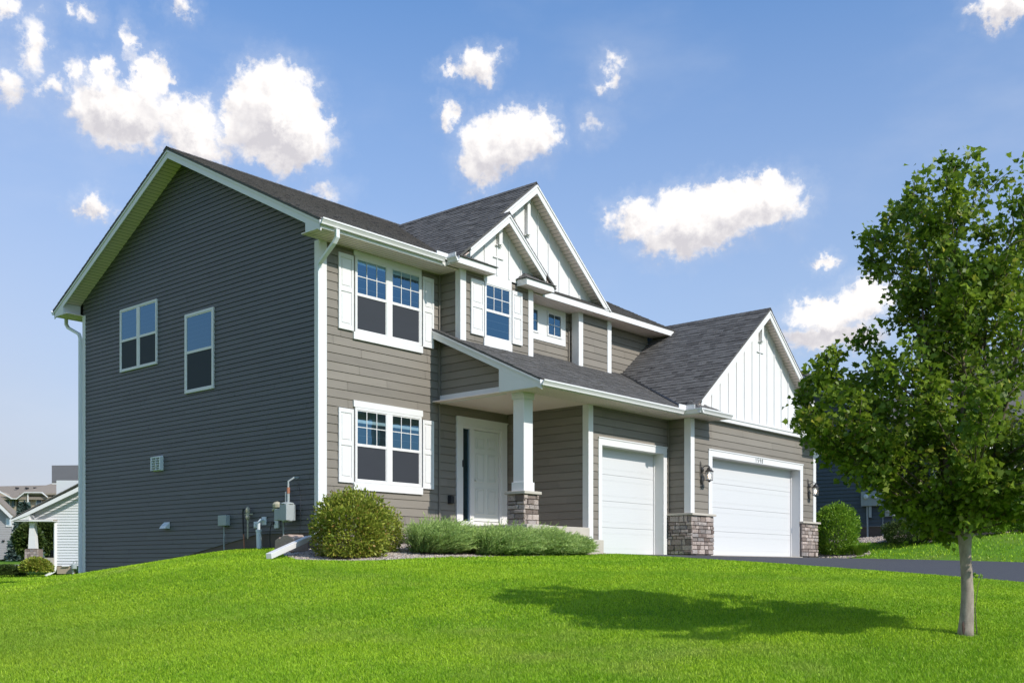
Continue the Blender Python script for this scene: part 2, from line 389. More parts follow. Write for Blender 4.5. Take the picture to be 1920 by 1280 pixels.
# ------------------------------------------------------------------ terrain
def drive_z(x, y):
    k = (x - 5.9) / (15.75 - 5.9)
    d = np.maximum(0, -3.1 - y)
    zl = -.005 - .052 * d - .0018 * d * d; zr = -.005 - .0215 * d - .0012 * d * d
    zl = np.where(d > 9, -.619 - .05 * (d - 9), zl); zr = np.where(d > 9, -.296 - .05 * (d - 9), zr)
    return zl * (1 - k) + zr * k
F2 = np.array([math.cos(YAW), math.sin(YAW)]); R2 = np.array([math.sin(YAW), -math.cos(YAW)])
def at(px, D, py):                 # a surveyed point: bearing, distance, level
    p = CAM[:2] + (F2 + R2 * (px - 960) / FPX) * D
    return (p[0], p[1], CAM[2] + (HOR - py) * D / FPX)
ctrl = []
for px_, D_, py_ in [(-300, 8.5, 1300), (300, 8.5, 1292), (960, 8.5, 1290), (1500, 8.5, 1290), (2200, 8.5, 1290),
        (1810, 10.4, 1188), (1300, 11, 1192), (700, 11, 1196), (100, 11, 1206), (-300, 11, 1215), (2200, 11, 1185),
        (1010, 15, 1093), (1400, 15, 1096), (600, 15, 1106), (250, 15, 1130), (0, 15, 1148), (1900, 14.5, 1118), (-300, 15, 1160),
        (0, 18, 1113), (90, 18, 1098), (250, 18.2, 1074), (-200, 18, 1122), (450, 17.6, 1052), (560, 18.4, 1055), (640, 18.6, 1056),
        (80, 24, 1100), (-100, 25, 1104), (60, 40, 1088), (-200, 42, 1090), (120, 57, 1078), (20, 57, 1080), (-150, 60, 1078),
        (20, 70, 1059), (20, 85, 1047), (-200, 85, 1047), (60, 120, 1030)]:
    ctrl.append(at(px_, D_, py_))
ctrl += [(CAM[0], CAM[1], -1.95), (CAM[0] - 4, CAM[1] - 6, -2.2), (CAM[0] + 5, CAM[1] - 6, -2.0), (CAM[0] - 9, CAM[1] + 4, -1.9), (4, -22, -1.6), (15, -24, -1.5)]
ctrl += [(-.1, y, z - .05) for y, z in ((9.6, -.60), (7.4, -.40), (6.0, -.235), (4.1, -.03), (3.3, .06), (2.1, .12), (1.0, .10), (0, .08))]
ctrl += [(1.0, -.3, .12), (3.3, -.3, .15), (-1.6, -2.3, -.19), (.2, -2.75, -.17), (1.6, -3.2, -.15), (3.6, -3.1, -.09), (4.9, -3.0, -.05), (5.8, -3.0, -.02), (7.2, -3.0, -.01)]
ctrl += [(5.9, -6.2, -.20), (5.9, -8.4, -.345), (5.9, -11.4, -.57), (5.6, -5.0, -.14), (9, -6, -.11), (12, -6, -.09), (15.8, -3.1, -.02), (15.8, -4.5, -.03), (15.8, -8.8, -.17), (15.8, -12, -.40), (9, -16, -1.0)]
ctrl += [(20.4, -2.6, .66), (20.4, 1.0, .60), (20.4, -4.9, .78), (18.7, -5.5, .44), (19.7, -6.7, .65), (21.2, -7.4, .77), (18, 2, .2), (17.4, -5, .15), (26, -8, 1.0), (24, -10, .98), (33, -8, 1.5), (30, -14, .9), (22, -14, .1), (40, -15, 1.4)]
ctrl += [(0, 14, -.8), (12, 14, -.7), (24, 14, .3), (-8, 10, -1.0), (-12, 4, -1.3), (-20, 0, -1.8), (-25, 20, -1.5), (5, 30, -.9), (30, 40, .5), (60, 10, 2), (60, -20, 1.5), (60, 60, 2), (-40, 60, -.5), (0, 100, 1), (-40, -20, -2.5), (10, -50, -2.5), (60, -60, -1)]
CT = np.array(ctrl)
def tps_fit(P):
    n = len(P); X = P[:, :2]; d2 = ((X[:, None] - X[None]) ** 2).sum(-1)
    K = np.where(d2 > 0, .5 * d2 * np.log(np.maximum(d2, 1e-12)), 0) + np.eye(n) * .6
    Q = np.c_[np.ones(n), X]; A = np.block([[K, Q], [Q.T, np.zeros((3, 3))]])
    return np.linalg.solve(A, np.r_[P[:, 2], np.zeros(3)])
TW = tps_fit(CT)
def inside(x, y, X0, X1, Y0, Y1): return (x > X0) & (x < X1) & (y > Y0) & (y < Y1)
def ground_z(x, y):
    x = np.atleast_1d(np.asarray(x, float)); y = np.atleast_1d(np.asarray(y, float)); out = np.empty(x.shape)
    r = np.hypot(x - 5, y - 5); cl = np.minimum(1, 90 / np.maximum(r, 1e-6)); xx = 5 + (x - 5) * cl; yy = 5 + (y - 5) * cl
    for i in range(0, x.size, 20000):
        a = xx.ravel()[i:i + 20000]; b = yy.ravel()[i:i + 20000]
        d2 = (a[:, None] - CT[:, 0]) ** 2 + (b[:, None] - CT[:, 1]) ** 2
        out.ravel()[i:i + 20000] = (.5 * d2 * np.log(np.maximum(d2, 1e-12))) @ TW[:-3] + TW[-3] + TW[-2] * a + TW[-1] * b
    # the drive is cut into the slope
    ex = np.maximum(np.maximum(5.9 - x, x - 15.75), 0); ey = np.maximum(y + 3.0, 0); e = np.hypot(ex, ey)
    k = np.clip(1 - e / .5, 0, 1); k = k * k * (3 - 2 * k)
    k = np.where(y > -2.4, 0, k)
    return out * (1 - k) + (drive_z(x, y) - .035) * k
def gz(x, y): return float(ground_z([x], [y])[0])

rr = np.r_[0, np.geomspace(1.5, 60, 190), np.geomspace(62, 1500, 36)]
aa = np.linspace(-math.pi, math.pi, 420, endpoint=False)
# finer in front
aa = np.sort(np.r_[YAW + np.linspace(-.75, .75, 420), YAW + np.linspace(.78, 2 * math.pi - .78, 120)])
X = CAM[0] + rr[:, None] * np.cos(aa)[None]; Y = CAM[1] + rr[:, None] * np.sin(aa)[None]
Z = ground_z(X, Y)
nA = len(aa); V = np.stack([X, Y, Z], -1).reshape(-1, 3)
ii, jj = np.meshgrid(np.arange(len(rr) - 1), np.arange(nA), indexing='ij'); j2 = (jj + 1) % nA
Fq = np.stack([ii * nA + jj, (ii + 1) * nA + jj, (ii + 1) * nA + j2, ii * nA + j2], -1).reshape(-1, 4)
g = rawmesh('ground', V, Fq, np.full(len(Fq), .5), 'turf'); g.data.polygons.foreach_set('use_smooth', [True] * len(g.data.polygons)); struct(g)

def sheet(name, m, x0, x1, y0, y1, nx, ny, zf):
    xs = np.linspace(x0, x1, nx); ys = np.linspace(y0, y1, ny); Xg, Yg = np.meshgrid(xs, ys, indexing='ij'); Zg = zf(Xg, Yg)
    V = np.stack([Xg, Yg, Zg], -1).reshape(-1, 3); i, j = np.meshgrid(np.arange(nx - 1), np.arange(ny - 1), indexing='ij')
    F = np.stack([i * ny + j, (i + 1) * ny + j, (i + 1) * ny + j + 1, i * ny + j + 1], -1).reshape(-1, 4)
    o = rawmesh(name, V, F, np.full(len(F), .5), m); return struct(o)
sheet('driveway', 'asphalt', 5.9, 15.75, -24, -3.06, 30, 60, lambda x, y: drive_z(x, y))
apron = MB(); apron.box(9.80, 14.9, -3.09, -2.80, -.12, .012); apron.box(5.98, 8.8, -2.44, -2.15, -.12, .012); struct(apron.build('garage_apron', 'concrete'))
# neighbour's walks, far left
def strip(name, m, pts, wd, lift=.03):
    mb = MB(); P = [Vector((*p, 0)) for p in pts]; L = []
    for i, p in enumerate(P):
        d = (P[min(i + 1, len(P) - 1)] - P[max(i - 1, 0)]).normalized(); nrm = Vector((-d.y, d.x, 0)); L.append((p + nrm * wd / 2, p - nrm * wd / 2))
    for i in range(len(L) - 1):
        q = [L[i][0], L[i][1], L[i + 1][1], L[i + 1][0]]
        for v in q: v.z = gz(v.x, v.y) + lift
        mb.face(q)
    return struct(mb.build(name, m))
def wpt(px_, D_): p = CAM[:2] + (F2 + R2 * (px_ - 960) / FPX) * D_; return (p[0], p[1])
strip('neighbour_walk', 'concrete', [wpt(x, 66 + (x + 60) * .02) for x in range(-80, 70, 10)], 2.2, .10)
strip('sidewalk', 'concrete', [wpt(x, 78 + (x + 60) * .03) for x in range(-80, 62, 10)], 2.2, .12)

# gravel beds
BED = [(-1.3, -.8), (-1.55, -1.4), (-1.25, -2.0), (-.4, -2.42), (1.2, -2.85), (3.2, -3.12), (4.8, -3.05), (5.85, -3.0), (5.95, -2.42), (3.4, -2.4), (3.4, -.02), (0, -.02), (0, .6), (-.4, .7), (-.9, .2)]
BED2 = [(15.82, -3.05), (15.85, -3.9), (16.6, -4.35), (17.5, -4.0), (17.7, -3.0), (17.2, -1.6), (15.9, -1.4)]
BED3 = [(20.45, 1), (19.7, .5), (19.5, -2.2), (18.9, -4.0), (18.75, -5.3), (19.8, -6.5), (21.2, -7.2), (22.5, -8.4), (24, -8.2), (21.5, -5.1), (20.45, -4.8)]
def in_poly(x, y, P):
    c = np.zeros(np.shape(x), bool)
    for i in range(len(P)):
        x1, y1 = P[i]; x2, y2 = P[(i + 1) % len(P)]
        hit = ((y1 > y) != (y2 > y)) & (x < (x2 - x1) * (y - y1) / ((y2 - y1) if y2 != y1 else 1e-9) + x1); c ^= hit
    return c
def bed(P, n, name, lab, s0=.012, s1=.032):
    xs = np.array(P); mb = MB(); x0, y0 = xs.min(0); x1, y1 = xs.max(0); h = .12
    gx = np.arange(x0 - h, x1 + h, h); gy = np.arange(y0 - h, y1 + h, h); GX, GY = np.meshgrid(gx, gy, indexing='ij'); m = in_poly(GX + h / 2, GY + h / 2, P)
    GZ = ground_z(GX, GY) + .012
    vi = {}; V = []; F = []
    for i, j in zip(*np.nonzero(m)):
        q = []
        for a, b in ((i, j), (i + 1, j), (i + 1, j + 1), (i, j + 1)):
            if (a, b) not in vi:
                if a >= len(gx) or b >= len(gy): continue
                vi[(a, b)] = len(V); V.append((gx[a], gy[b], GZ[a, b]))
            q.append(vi[(a, b)])
        if len(q) == 4: F.append(q)
    o = rawmesh(name + '_bed', np.array(V), np.array(F), np.full(len(F), .5), 'bedsoil'); struct(o)
    pts = RNG.uniform((x0, y0), (x1, y1), (n * 4, 2)); pts = pts[in_poly(pts[:, 0], pts[:, 1], P)][:n]
    z = ground_z(pts[:, 0], pts[:, 1]) + .015
    # stones: squashed octahedron-like lumps
    dirs = np.array([(1, 0, 0), (.3, .9, 0), (-.9, .5, 0), (-.7, -.7, 0), (.4, -.9, 0), (0, 0, .75), (0.1, 0.1, -.5)])
    n_ = len(pts); sc = RNG.uniform(s0, s1, (n_, 1, 1)); an = RNG.uniform(0, 6.28, n_)
    d = dirs[None] * (1 + RNG.uniform(-.25, .25, (n_, 7, 1))); ca, sa = np.cos(an)[:, None], np.sin(an)[:, None]
    d = np.stack([d[..., 0] * ca - d[..., 1] * sa, d[..., 0] * sa + d[..., 1] * ca, d[..., 2]], -1) * sc
    V = d + np.stack([pts[:, 0], pts[:, 1], z], -1)[:, None]
    fb = np.array([(i, (i + 1) % 5, 5) for i in range(5)] + [((i + 1) % 5, i, 6) for i in range(5)])
    F = (np.arange(n_) * 7)[:, None, None] + fb[None]
    o = rawmesh('river_rock', V.reshape(-1, 3), F.reshape(-1, 3), np.repeat(RNG.random(n_), 10), 'rock', k=3)
    stuff(o, lab, 'gravel')
bed(BED, 15000, 'front', 'tan and pink river rock around the shrubs along the front wall')
bed(BED2, 2500, 'garage', 'pale river rock around the bush at the right end of the garage')
bed(BED3, 9000, 'neighbour', 'pinkish rock bed along the blue neighbour house', .02, .05)

# ------------------------------------------------------------------ grass
def grass_patch(n, D0, D1, half, h0, h1, wd, seed):
    r = np.random.default_rng(seed)
    D = np.sqrt(r.uniform(D0 ** 2, D1 ** 2, n)); a = r.uniform(-half, half, n)
    x = CAM[0] + D * (F2[0] + R2[0] * a); y = CAM[1] + D * (F2[1] + R2[1] * a)
    nz = .06 * np.sin(x * 7.1 + 2 * np.sin(y * 3)) + .05 * np.sin(y * 9.3)
    keep = ~inside(x, y, 5.93 + nz * .5, 15.72 - nz * .5, -24, -2.9) & ~inside(x, y, -.02, 15.8, -.02, 9.62) & ~inside(x, y, 5.6, 15.8, -3.02, 1) & ~inside(x, y, 3.0, 5.7, -2.7, 0)
    keep &= ~inside(x, y, 20.4, 60, -4.9, 8)
    for B in (BED, BED2, BED3): keep &= ~in_poly(x + nz * .6, y + nz * .6, B)
    tr_ = at(1812, 10.4, 1187); keep &= np.hypot(x - tr_[0], y - tr_[1]) > .13
    x, y, D = x[keep], y[keep], D[keep]; n = len(x); z = ground_z(x, y)
    th = r.uniform(0, 6.283, n); hh = r.uniform(h0, h1, n) * (1 + .22 * np.sin(x * 1.7) * np.sin(y * 2.1)); ww = wd * r.uniform(.7, 1.4, n)
    lean = r.uniform(.15, .95, n) * hh; lt = th + r.uniform(-1, 1, n) + 1.57
    dx, dy = np.cos(th) * ww / 2, np.sin(th) * ww / 2; lx, ly = np.cos(lt) * lean, np.sin(lt) * lean
    b = np.stack([x, y, z - .004], -1)
    m1 = np.stack([x + dx + lx * .35, y + dy + ly * .35, z + hh * .55], -1); m2 = np.stack([x - dx + lx * .35, y - dy + ly * .35, z + hh * .55], -1)
    t = np.stack([x + lx, y + ly, z + hh], -1)
    V = np.stack([b, m1, t, m2], 1).reshape(-1, 3); F = np.arange(4 * n).reshape(-1, 4)
    return V, F, r.random(n)
def grass_all():
    parts = [grass_patch(400000, 7.6, 11.5, .60, .020, .044, .0046, 1), grass_patch(460000, 11.5, 17.5, .58, .022, .045, .0062, 2),
             grass_patch(300000, 17.5, 26, .56, .026, .052, .010, 3), grass_patch(190000, 26, 60, .56, .04, .09, .025, 4)]
    off = 0; Vs = []; Fs = []; Ts = []
    for V, F, t in parts: Vs.append(V); Fs.append(F + off); Ts.append(t); off += len(V)
    o = rawmesh('lawn_grass', np.concatenate(Vs), np.concatenate(Fs), np.concatenate(Ts), 'grass')
    stuff(o, 'bright green mown grass covering the sloping front lawn', 'grass')
grass_all()

# ------------------------------------------------------------------ THE HOUSE
house = thing('house', 'two-storey grey-brown house with white trim, three gables and a triple garage', 'house', (0, 0, 0))
H = house
SID = .1778; PH = .083
MS = .51; ME = (-.62, 6.27)                 # main slope, eave edge
def mz(y): return 6.40 + MS * (y + .5)
SF = 6.17
def slope_frame(kind, p0, s):
    """plane through p0 rising with slope s toward +Y ('y'), -Y ('ny'), +X ('x') or -X ('nx')"""
    k = 1 / math.sqrt(1 + s * s)
    if kind == 'y':  return (p0, (1, 0, 0), (0, k, s * k), (0, -s * k, k))
    if kind == 'ny': return (p0, (-1, 0, 0), (0, -k, s * k), (0, s * k, k))
    if kind == 'x':  return (p0, (0, -1, 0), (k, 0, s * k), (-s * k, 0, k))
    if kind == 'nx': return (p0, (0, 1, 0), (-k, 0, s * k), (s * k, 0, k))
def roof(name, kind, p0, s, poly_xy, parent, m='shingle', e=.143, th=.035, lm=(.15, .34), seed=3):
    O, U, V, N = slope_frame(kind, p0, s); O, U, V, N = Vector(O), Vector(U), Vector(V), Vector(N)
    def uv(x, y):
        if kind == 'y': return (x - p0[0], (y - p0[1]) / V.y)
        if kind == 'ny': return (-(x - p0[0]), (y - p0[1]) / V.y)
        if kind == 'x': return (-(y - p0[1]), (x - p0[0]) / V.x)
        return ((y - p0[1]), (x - p0[0]) / V.x)
    P = [uv(*q) for q in poly_xy]
    ar = sum(P[i][0] * P[(i + 1) % len(P)][1] - P[(i + 1) % len(P)][0] * P[i][1] for i in range(len(P)))
    if ar < 0: P = P[::-1]
    mb = MB()
    # deck slab
    top = [O + U * u + V * v for u, v in P]
    mb.prism(top, N * -th, .3)
    lap(mb, O, U, V, N, P, e, .009, 0, lm[0], lm[1], jit=.009, base=.003, skirt=True, rnd=random.Random(seed))
    return mb.build(name, m, parent, fix=False)
# ---- walls
def wallpiece(planes, parent=H, m='siding', e=SID, ph=PH, t=.015, name='wall', seed=5, lm=(2.4, 3.66)):
    mb = MB(); rn = random.Random(seed)
    for fr, poly in planes:
        O, U, V, N = map(Vector, fr)
        dp = .020 if m == 'vinyl' else .014
        mb.face([O + U * u + V * v - N * dp for u, v in poly], .5)
        lap(mb, O, U, V, N, poly, e, t, ph, lm[0], lm[1], rnd=rn, groove=.009 if m == 'vinyl' else .009, deep=dp, gap=.003)
    return mb.build(name, m, parent, fix=False)
def R4(u0, u1, v0, v1): return [(u0, v0), (u1, v0), (u1, v1), (u0, v1)]
# left gable wall (vinyl) with a stepped bottom edge
rk = lambda y: (mz(y) if y < 4.8 else mz(9.6 - y)) - .10
wallpiece([(leftp(0), [(0, .39), (2.04, .39), (2.04, rk(2.04)), (0, rk(0))]),
           (leftp(0), [(2.04, .39), (4.12, .07), (4.8, -.05), (4.8, rk(4.8)), (2.04, rk(2.04))]),
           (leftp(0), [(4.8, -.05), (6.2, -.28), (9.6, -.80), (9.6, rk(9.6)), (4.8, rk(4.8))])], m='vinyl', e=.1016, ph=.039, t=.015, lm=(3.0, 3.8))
f = MB(); f.box(.012, .25, 0.01, 9.59, -1.6, .6); f.box(0.01, 3.3, .012, .25, -.6, .55); f.build('foundation', 'foundation', H)
wallpiece([(front(0), R4(0, 4.0, .30, 6.19)), (front(0), R4(4.0, 5.45, 2.95, 3.36)), (front(0), R4(5.45, 5.66, .55, 3.36))], name='wall', seed=2)
wallpiece([(leftp(3.363), [(-2.0, 3.48), (-.02, 3.48), (-.02, 4.80), (-2.0, 3.88)]), (leftp(3.363), R4(-.631, 0, 4.55, 6.21))], seed=3)
wallpiece([(front(-.631), R4(3.363, 5.79, 4.55, 6.22))], seed=4)
wallpiece([(front(0), R4(5.79, 8.035, 4.85, 6.17)), (front(0), R4(9.397, 11.6, 4.85, 6.17))], seed=6)
wallpiece([(leftp(8.035), R4(-.3, 0, 4.7, 6.17)), (front(-.3), R4(8.035, 9.397, 4.7, 6.17))], seed=7)
wallpiece([(leftp(5.63), R4(-2.41, 0, .55, 3.34)), (front(-2.41), R4(5.63, 6.12, 0, 3.34)), (front(-2.41), R4(6.12, 8.66, 2.47, 3.34)), (front(-2.41), R4(8.66, 8.91, 0, 3.34))], seed=8)
wallpiece([(leftp(8.91), R4(-3.04, -2.41, .9, 3.34)), (front(-3.04), R4(8.91, 9.909, .9, 3.38)), (front(-3.04), R4(9.909, 14.79, 2.475, 3.38)), (front(-3.04), R4(14.79, 15.79, .9, 3.38))], seed=9)
b = MB()   # hidden sides and rear
b.box(5.79, 5.80, -.62, 0, 4.6, 6.2); b.box(9.39, 9.40, -.29, 0, 4.7, 6.17); b.box(11.58, 11.6, .02, 9.6, 0, 6.2); b.box(0.02, 11.6, 9.58, 9.6, -1.5, 6.2)
b.prism([(11.6, 0, 6.15), (11.6, 9.6, 6.15), (11.6, 4.8, 8.85)], (-.02, 0, 0)); b.box(15.77, 15.79, -3.03, 4, 0, 3.4); b.box(11.6, 15.79, 3.98, 4, 0, 3.4)
b.prism([(8.95, 4, 3.38), (15.75, 4, 3.38), (12.35, 4, 6.4)], (0, -.02, 0)); b.build('wall', 'siding', H)
# board-and-batten gables
def bnb(Y, poly, z0, us, vtop, thick=.0):
    mb = MB(); mb.prism([(u, Y, v) for u, v in poly], (0, .05, 0))
    for u in us:
        zt = vtop(u)
        if zt - z0 > .08: mb.box(u - .021, u + .021, Y - .019, Y - .0005, z0, zt)
    return mb.build('gable_panel', 'trim', H)
LZ = lambda x: 6.31 + .82 * (x - 2.95)
BZ = lambda x: min(LZ(x), 6.31 + .82 * (9.01 - x))
SZ = lambda x: min(LZ(x), 7.66 - .82 * (x - 4.6))
GZ_ = lambda x: min(3.42 + .8 * (x - 8.43), 3.42 + .8 * (16.27 - x))
bnb(-.30, [(3.5, 6.40), (8.60, 6.40), (8.60, BZ(8.60) - .07), (5.98, 8.72), (3.5, BZ(3.5) - .07)], 6.40, [5.99 + .414 * k for k in range(-5, 7)], lambda u: BZ(u) - .09)
bnb(-.655, [(3.40, 6.26), (5.80, 6.26), (5.80, SZ(5.80) - .07), (4.6, 7.58), (3.40, SZ(3.4) - .07)], 6.285, [4.53 + .412 * k for k in range(-2, 4)], lambda u: SZ(u) - .09)
bnb(-3.10, [(8.95, 3.50), (15.75, 3.50), (15.75, GZ_(15.75) - .07), (12.35, 6.46), (8.95, GZ_(8.95) - .07)], 3.50, [9.82 + .4140 * k for k in range(-2, 15)], lambda u: GZ_(u) - .09)
# gable vents: raised tall plate with cap
for (u, Y, zt, zb, tp) in ((12.31, -3.10, 6.12, 5.72, GZ_(12.31) - .08), (5.97, -.30, 8.35, 7.62, 8.66), (4.56, -.655, 7.42, 6.98, 7.54)):
    m_ = MB(); m_.box(u - .055, u + .055, Y - .10, Y - .018, zb, tp); m_.box(u - .10, u + .10, Y - .05, Y - .018, zb - .02, zb); m_.box(u - .17, u + .17, Y - .03, Y - .001, zb - .30, zb - .28)
    m_.build('gable_ornament', 'trim', H, bevel=.004)
# ---- roofs
roof('roof', 'y', (-.50, -.64, mz(-.64)), MS, [(-.50, -.64), (12.05, -.64), (12.05, 4.8), (-.50, 4.8)], H, seed=21)
roof('roof', 'ny', (12.05, 10.24, mz(-.64)), MS, [(-.50, 10.24), (12.05, 10.24), (12.05, 4.8), (-.50, 4.8)], H, lm=(1.0, 1.6), seed=22)
roof('roof', 'x', (2.92, -1.0, LZ(2.92)), .82, [(2.92, -.98), (4.60, -.98), (4.60, -.62), (2.92, -.5)], H, seed=23)
roof('roof', 'x', (2.92, -1.0, LZ(2.92)), .82, [(2.92, -.62), (5.98, -.62), (5.98, 4.45), (2.92, -.45)], H, seed=24)
roof('roof', 'nx', (9.06, -1.0, 6.31 - .82 * .05), .82, [(9.06, -.62), (5.98, -.62), (5.98, 4.45), (9.06, -.45)], H, seed=25)
roof('roof', 'nx', (6.28, -1.0, 7.66 - .82 * 1.68), .82, [(6.28, -.98), (4.6, -.98), (4.6, -.01), (6.28, -.01)], H, seed=26)
roof('roof', 'y', (3.08, -3.17, 4.95 - .47 * 3.17), .47, [(3.08, -3.17), (10.5, -3.17), (10.5, -.001), (3.08, -.001)], H, seed=27)
roof('roof', 'x', (8.41, -3.4, 3.42 - .016), .8, [(8.41, -3.40), (12.35, -3.40), (12.35, -.001), (8.41, -.001)], H, seed=28)
roof('roof', 'x', (8.41, -3.4, 3.42 - .016), .8, [(11.62, 0), (12.35, 0), (12.35, 4.2), (11.62, 4.2)], H, seed=29)
roof('roof', 'nx', (16.29, -3.4, 3.42 - .016), .8, [(16.29, -3.40), (12.35, -3.40), (12.35, 4.2), (16.29, 4.2)], H, seed=30)
# ridge caps and valleys
rc = MB()
def cap(a, b2, wdt=.13, dz=.05):
    a, b2 = Vector(a), Vector(b2); d = (b2 - a); L = d.length; d.normalize(); sx = d.cross(Vector((0, 0, 1))).normalized(); n = int(L / .14); 
    for i in range(n):
        p = a + d * (i * L / n); q = a + d * ((i + 1) * L / n + .02); r_ = random.random()
        for s_ in (-1, 1):
            rc.hexa([p + Vector((0, 0, .012)), q + Vector((0, 0, .006)), q + sx * s_ * wdt - Vector((0, 0, dz * 2)), p + sx * s_ * wdt - Vector((0, 0, dz * 2 - .006)),
                     p + Vector((0, 0, .02)), q + Vector((0, 0, .014)), q + sx * s_ * wdt - Vector((0, 0, dz * 2 - .012)), p + sx * s_ * wdt - Vector((0, 0, dz * 2 - .018))], r_)
cap((-.5, 4.8, 9.125), (12.05, 4.8, 9.125), .13, .035); cap((5.98, -.62, 8.815), (5.98, 4.4, 8.815), .12, .05); cap((4.6, -.98, 7.675), (4.6, -.01, 7.675), .11, .05); cap((12.35, -3.4, 6.575), (12.35, 4.2, 6.575), .12, .05)
rc.build('ridge_cap', 'shingle', H, fix=False)
vl = MB()
def valley(a, b2):
    a, b2 = Vector(a), Vector(b2); d = (b2 - a).normalized(); s_ = d.cross(Vector((0, 0, 1))).normalized()
    vl.hexa([a - s_ * .05, b2 - s_ * .05, b2 + s_ * .05, a + s_ * .05, a - s_ * .05 + Vector((0, 0, .028)), b2 - s_ * .05 + Vector((0, 0, .028)), b2 + s_ * .05 + Vector((0, 0, .028)), a + s_ * .05 + Vector((0, 0, .028))])
valley((2.95, -.54, 6.325), (5.98, 4.33, 8.81)); valley((8.46, -3.2, 3.46), (10.34, 0, 4.965)); vl.build('valley_flashing', 'black', H)
vb = MB(); 
for (x, y) in ((9.6, .9), (6.9, 3.2), (8.1, 2.7)): 
    z = mz(y); vb.box(x - .16, x + .16, y - .16, y + .16, z + .03, z + .13)
vb.build('roof_vent', 'black', H, bevel=.02)

# ---- soffits, fascias, rakes
so = MB(); sl = MB(); fa = MB()
def soff(x0, x1, y0, y1, z, lines='y', st=.1016):
    so.box(x0, x1, y0, y1, z, z + .02)
    if lines == 'y':
        n = int((x1 - x0) / st)
        for i in range(1, n + 1): sl.box(x0 + i * st - .004, x0 + i * st + .004, y0 + .01, y1 - .005, z - .002, z - .0005)
    elif lines == 'x':
        n = int((y1 - y0) / st)
        for i in range(1, n + 1): sl.box(x0 + .01, x1 - .005, y0 + i * st - .004, y0 + i * st + .004, z - .002, z - .0005)
soff(-.45, 3.36, -.60, -.001, SF); soff(2.96, 4.15, -.94, -.633, SF + .035); soff(5.24, 6.20, -.94, -.633, SF + .035); soff(2.96, 3.361, -.632, -.601, SF + .036, None); soff(5.80, 12.0, -.60, -.001, SF - .004)
soff(5.80, 6.20, -.63, -.602, SF + .034, None)
soff(3.12, 8.47, -3.12, -2.413, 3.33); soff(3.12, 5.628, -2.412, -.002, 3.331, None); soff(8.47, 9.75, -3.55, -3.042, 3.332); soff(8.47, 8.908, -3.041, -2.413, 3.331, None)
soff(15.0, 16.23, -3.55, -3.042, 3.332); soff(15.80, 16.23, -3.04, 4, 3.332, None); soff(-.45, 12.0, 9.601, 10.20, SF)
so.build('soffit', 'soffit', H); sl.build('soffit_groove_shade', 'soffit_line', H)
# eave fascia boards
fa.box(-.47, 2.93, -.622, -.600, SF - .006, 6.36); fa.box(6.20, 12.02, -.625, -.600, SF - .012, 6.345)
fa.box(2.935, 2.957, -.96, -.60, SF + .02, 6.32); fa.box(2.957, 4.17, -.962, -.940, SF + .02, 6.335); fa.box(4.15, 4.17, -.94, -.66, SF + .02, 6.335)          # bump left return
fa.box(5.215, 6.225, -.962, -.940, SF + .02, 6.335); fa.box(5.215, 5.237, -.940, -.66, SF + .02, 6.335); fa.box(6.203, 6.225, -.940, -.01, SF + .021, 6.334)
fa.box(3.08, 8.45, -3.155, -3.125, 3.325, 3.455)
fa.box(8.428, 8.45, -3.60, -3.156, 3.325, 3.44); fa.box(8.45, 9.75, -3.60, -3.575, 3.325, 3.44); fa.box(14.98, 16.27, -3.60, -3.575, 3.325, 3.44); fa.box(9.728, 9.75, -3.575, -3.18, 3.326, 3.439); fa.box(14.98, 15.002, -3.575, -3.18, 3.326, 3.439)
fa.box(16.24, 16.265, -3.57, 4.1, 3.325, 3.44); fa.box(-.47, 12.0, 10.20, 10.225, SF - .006, 6.31)
fa.box(12.0, 12.02, -.60, 10.2, SF - .01, SF + .05)
# pent band over big garage door
fa.box(8.96, 15.75, -3.17, -3.045, 3.375, 3.505); fa.box(8.96, 15.75, -3.19, -3.171, 3.465, 3.50)
fa.build('fascia', 'trim', H, bevel=.003)
# left return box and rake boards on the left gable
rb = MB()
def rake(ax, val, th_, pts, drop, sgn=-1, lip=True, zmin=-99):
    """pts: (a, z) along the rake top line, board hangs drop below; ax 'x' plane X=val (a=y), ax 'y' plane Y=val (a=x)"""
    for (a0, z0), (a1, z1) in zip(pts[:-1], pts[1:]):
        P = clip([(a0, z0 - drop), (a1, z1 - drop), (a1, z1), (a0, z0)], 0, 1, -zmin)
        f_ = (lambda a, z: (val, a, z)) if ax == 'x' else (lambda a, z: (a, val, z)); vec = (th_, 0, 0) if ax == 'x' else (0, th_, 0)
        rb.prism([f_(a, z) for a, z in P], vec)
        if lip:
            P = clip([(a0, z0 - .055), (a1, z1 - .055), (a1, z1 - .004), (a0, z0 - .004)], 0, 1, -zmin); o_ = -.018
            f2 = (lambda a, z: (val + o_, a, z)) if ax == 'x' else (lambda a, z: (a, val + o_, z)); v2 = (-o_ - .0005, 0, 0) if ax == 'x' else (0, -o_ - .0005, 0)
            rb.prism([f2(a, z) for a, z in P], v2)
RD = .035
rake('x', -.47, .025, [(-.62, mz(-.62) - RD), (4.8, mz(4.8) - RD), (10.22, mz(-.62) - RD)], .19)
rb.prism([(-.468, -.15, SF - .008), (-.468, -.62, SF - .008), (-.468, -.62, 6.30), (-.468, -.15, mz(-.15) - RD - .18)], (.02, 0, 0))
rb.prism([(-.468, 9.75, SF - .008), (-.468, 10.22, SF - .008), (-.468, 10.22, 6.30), (-.468, 9.75, mz(-.15) - RD - .18)], (.02, 0, 0))
rb.box(-.447, -.002, -.172, -.15, SF, mz(-.15) - .13); rb.box(-.447, -.002, 9.75, 9.772, SF, mz(-.15) - .13)
rake('y', -.64, .03, [(2.95, LZ(2.95) - .04), (5.98, BZ(5.98) - .04), (9.03, BZ(9.03) - .04)], .21, zmin=6.30)
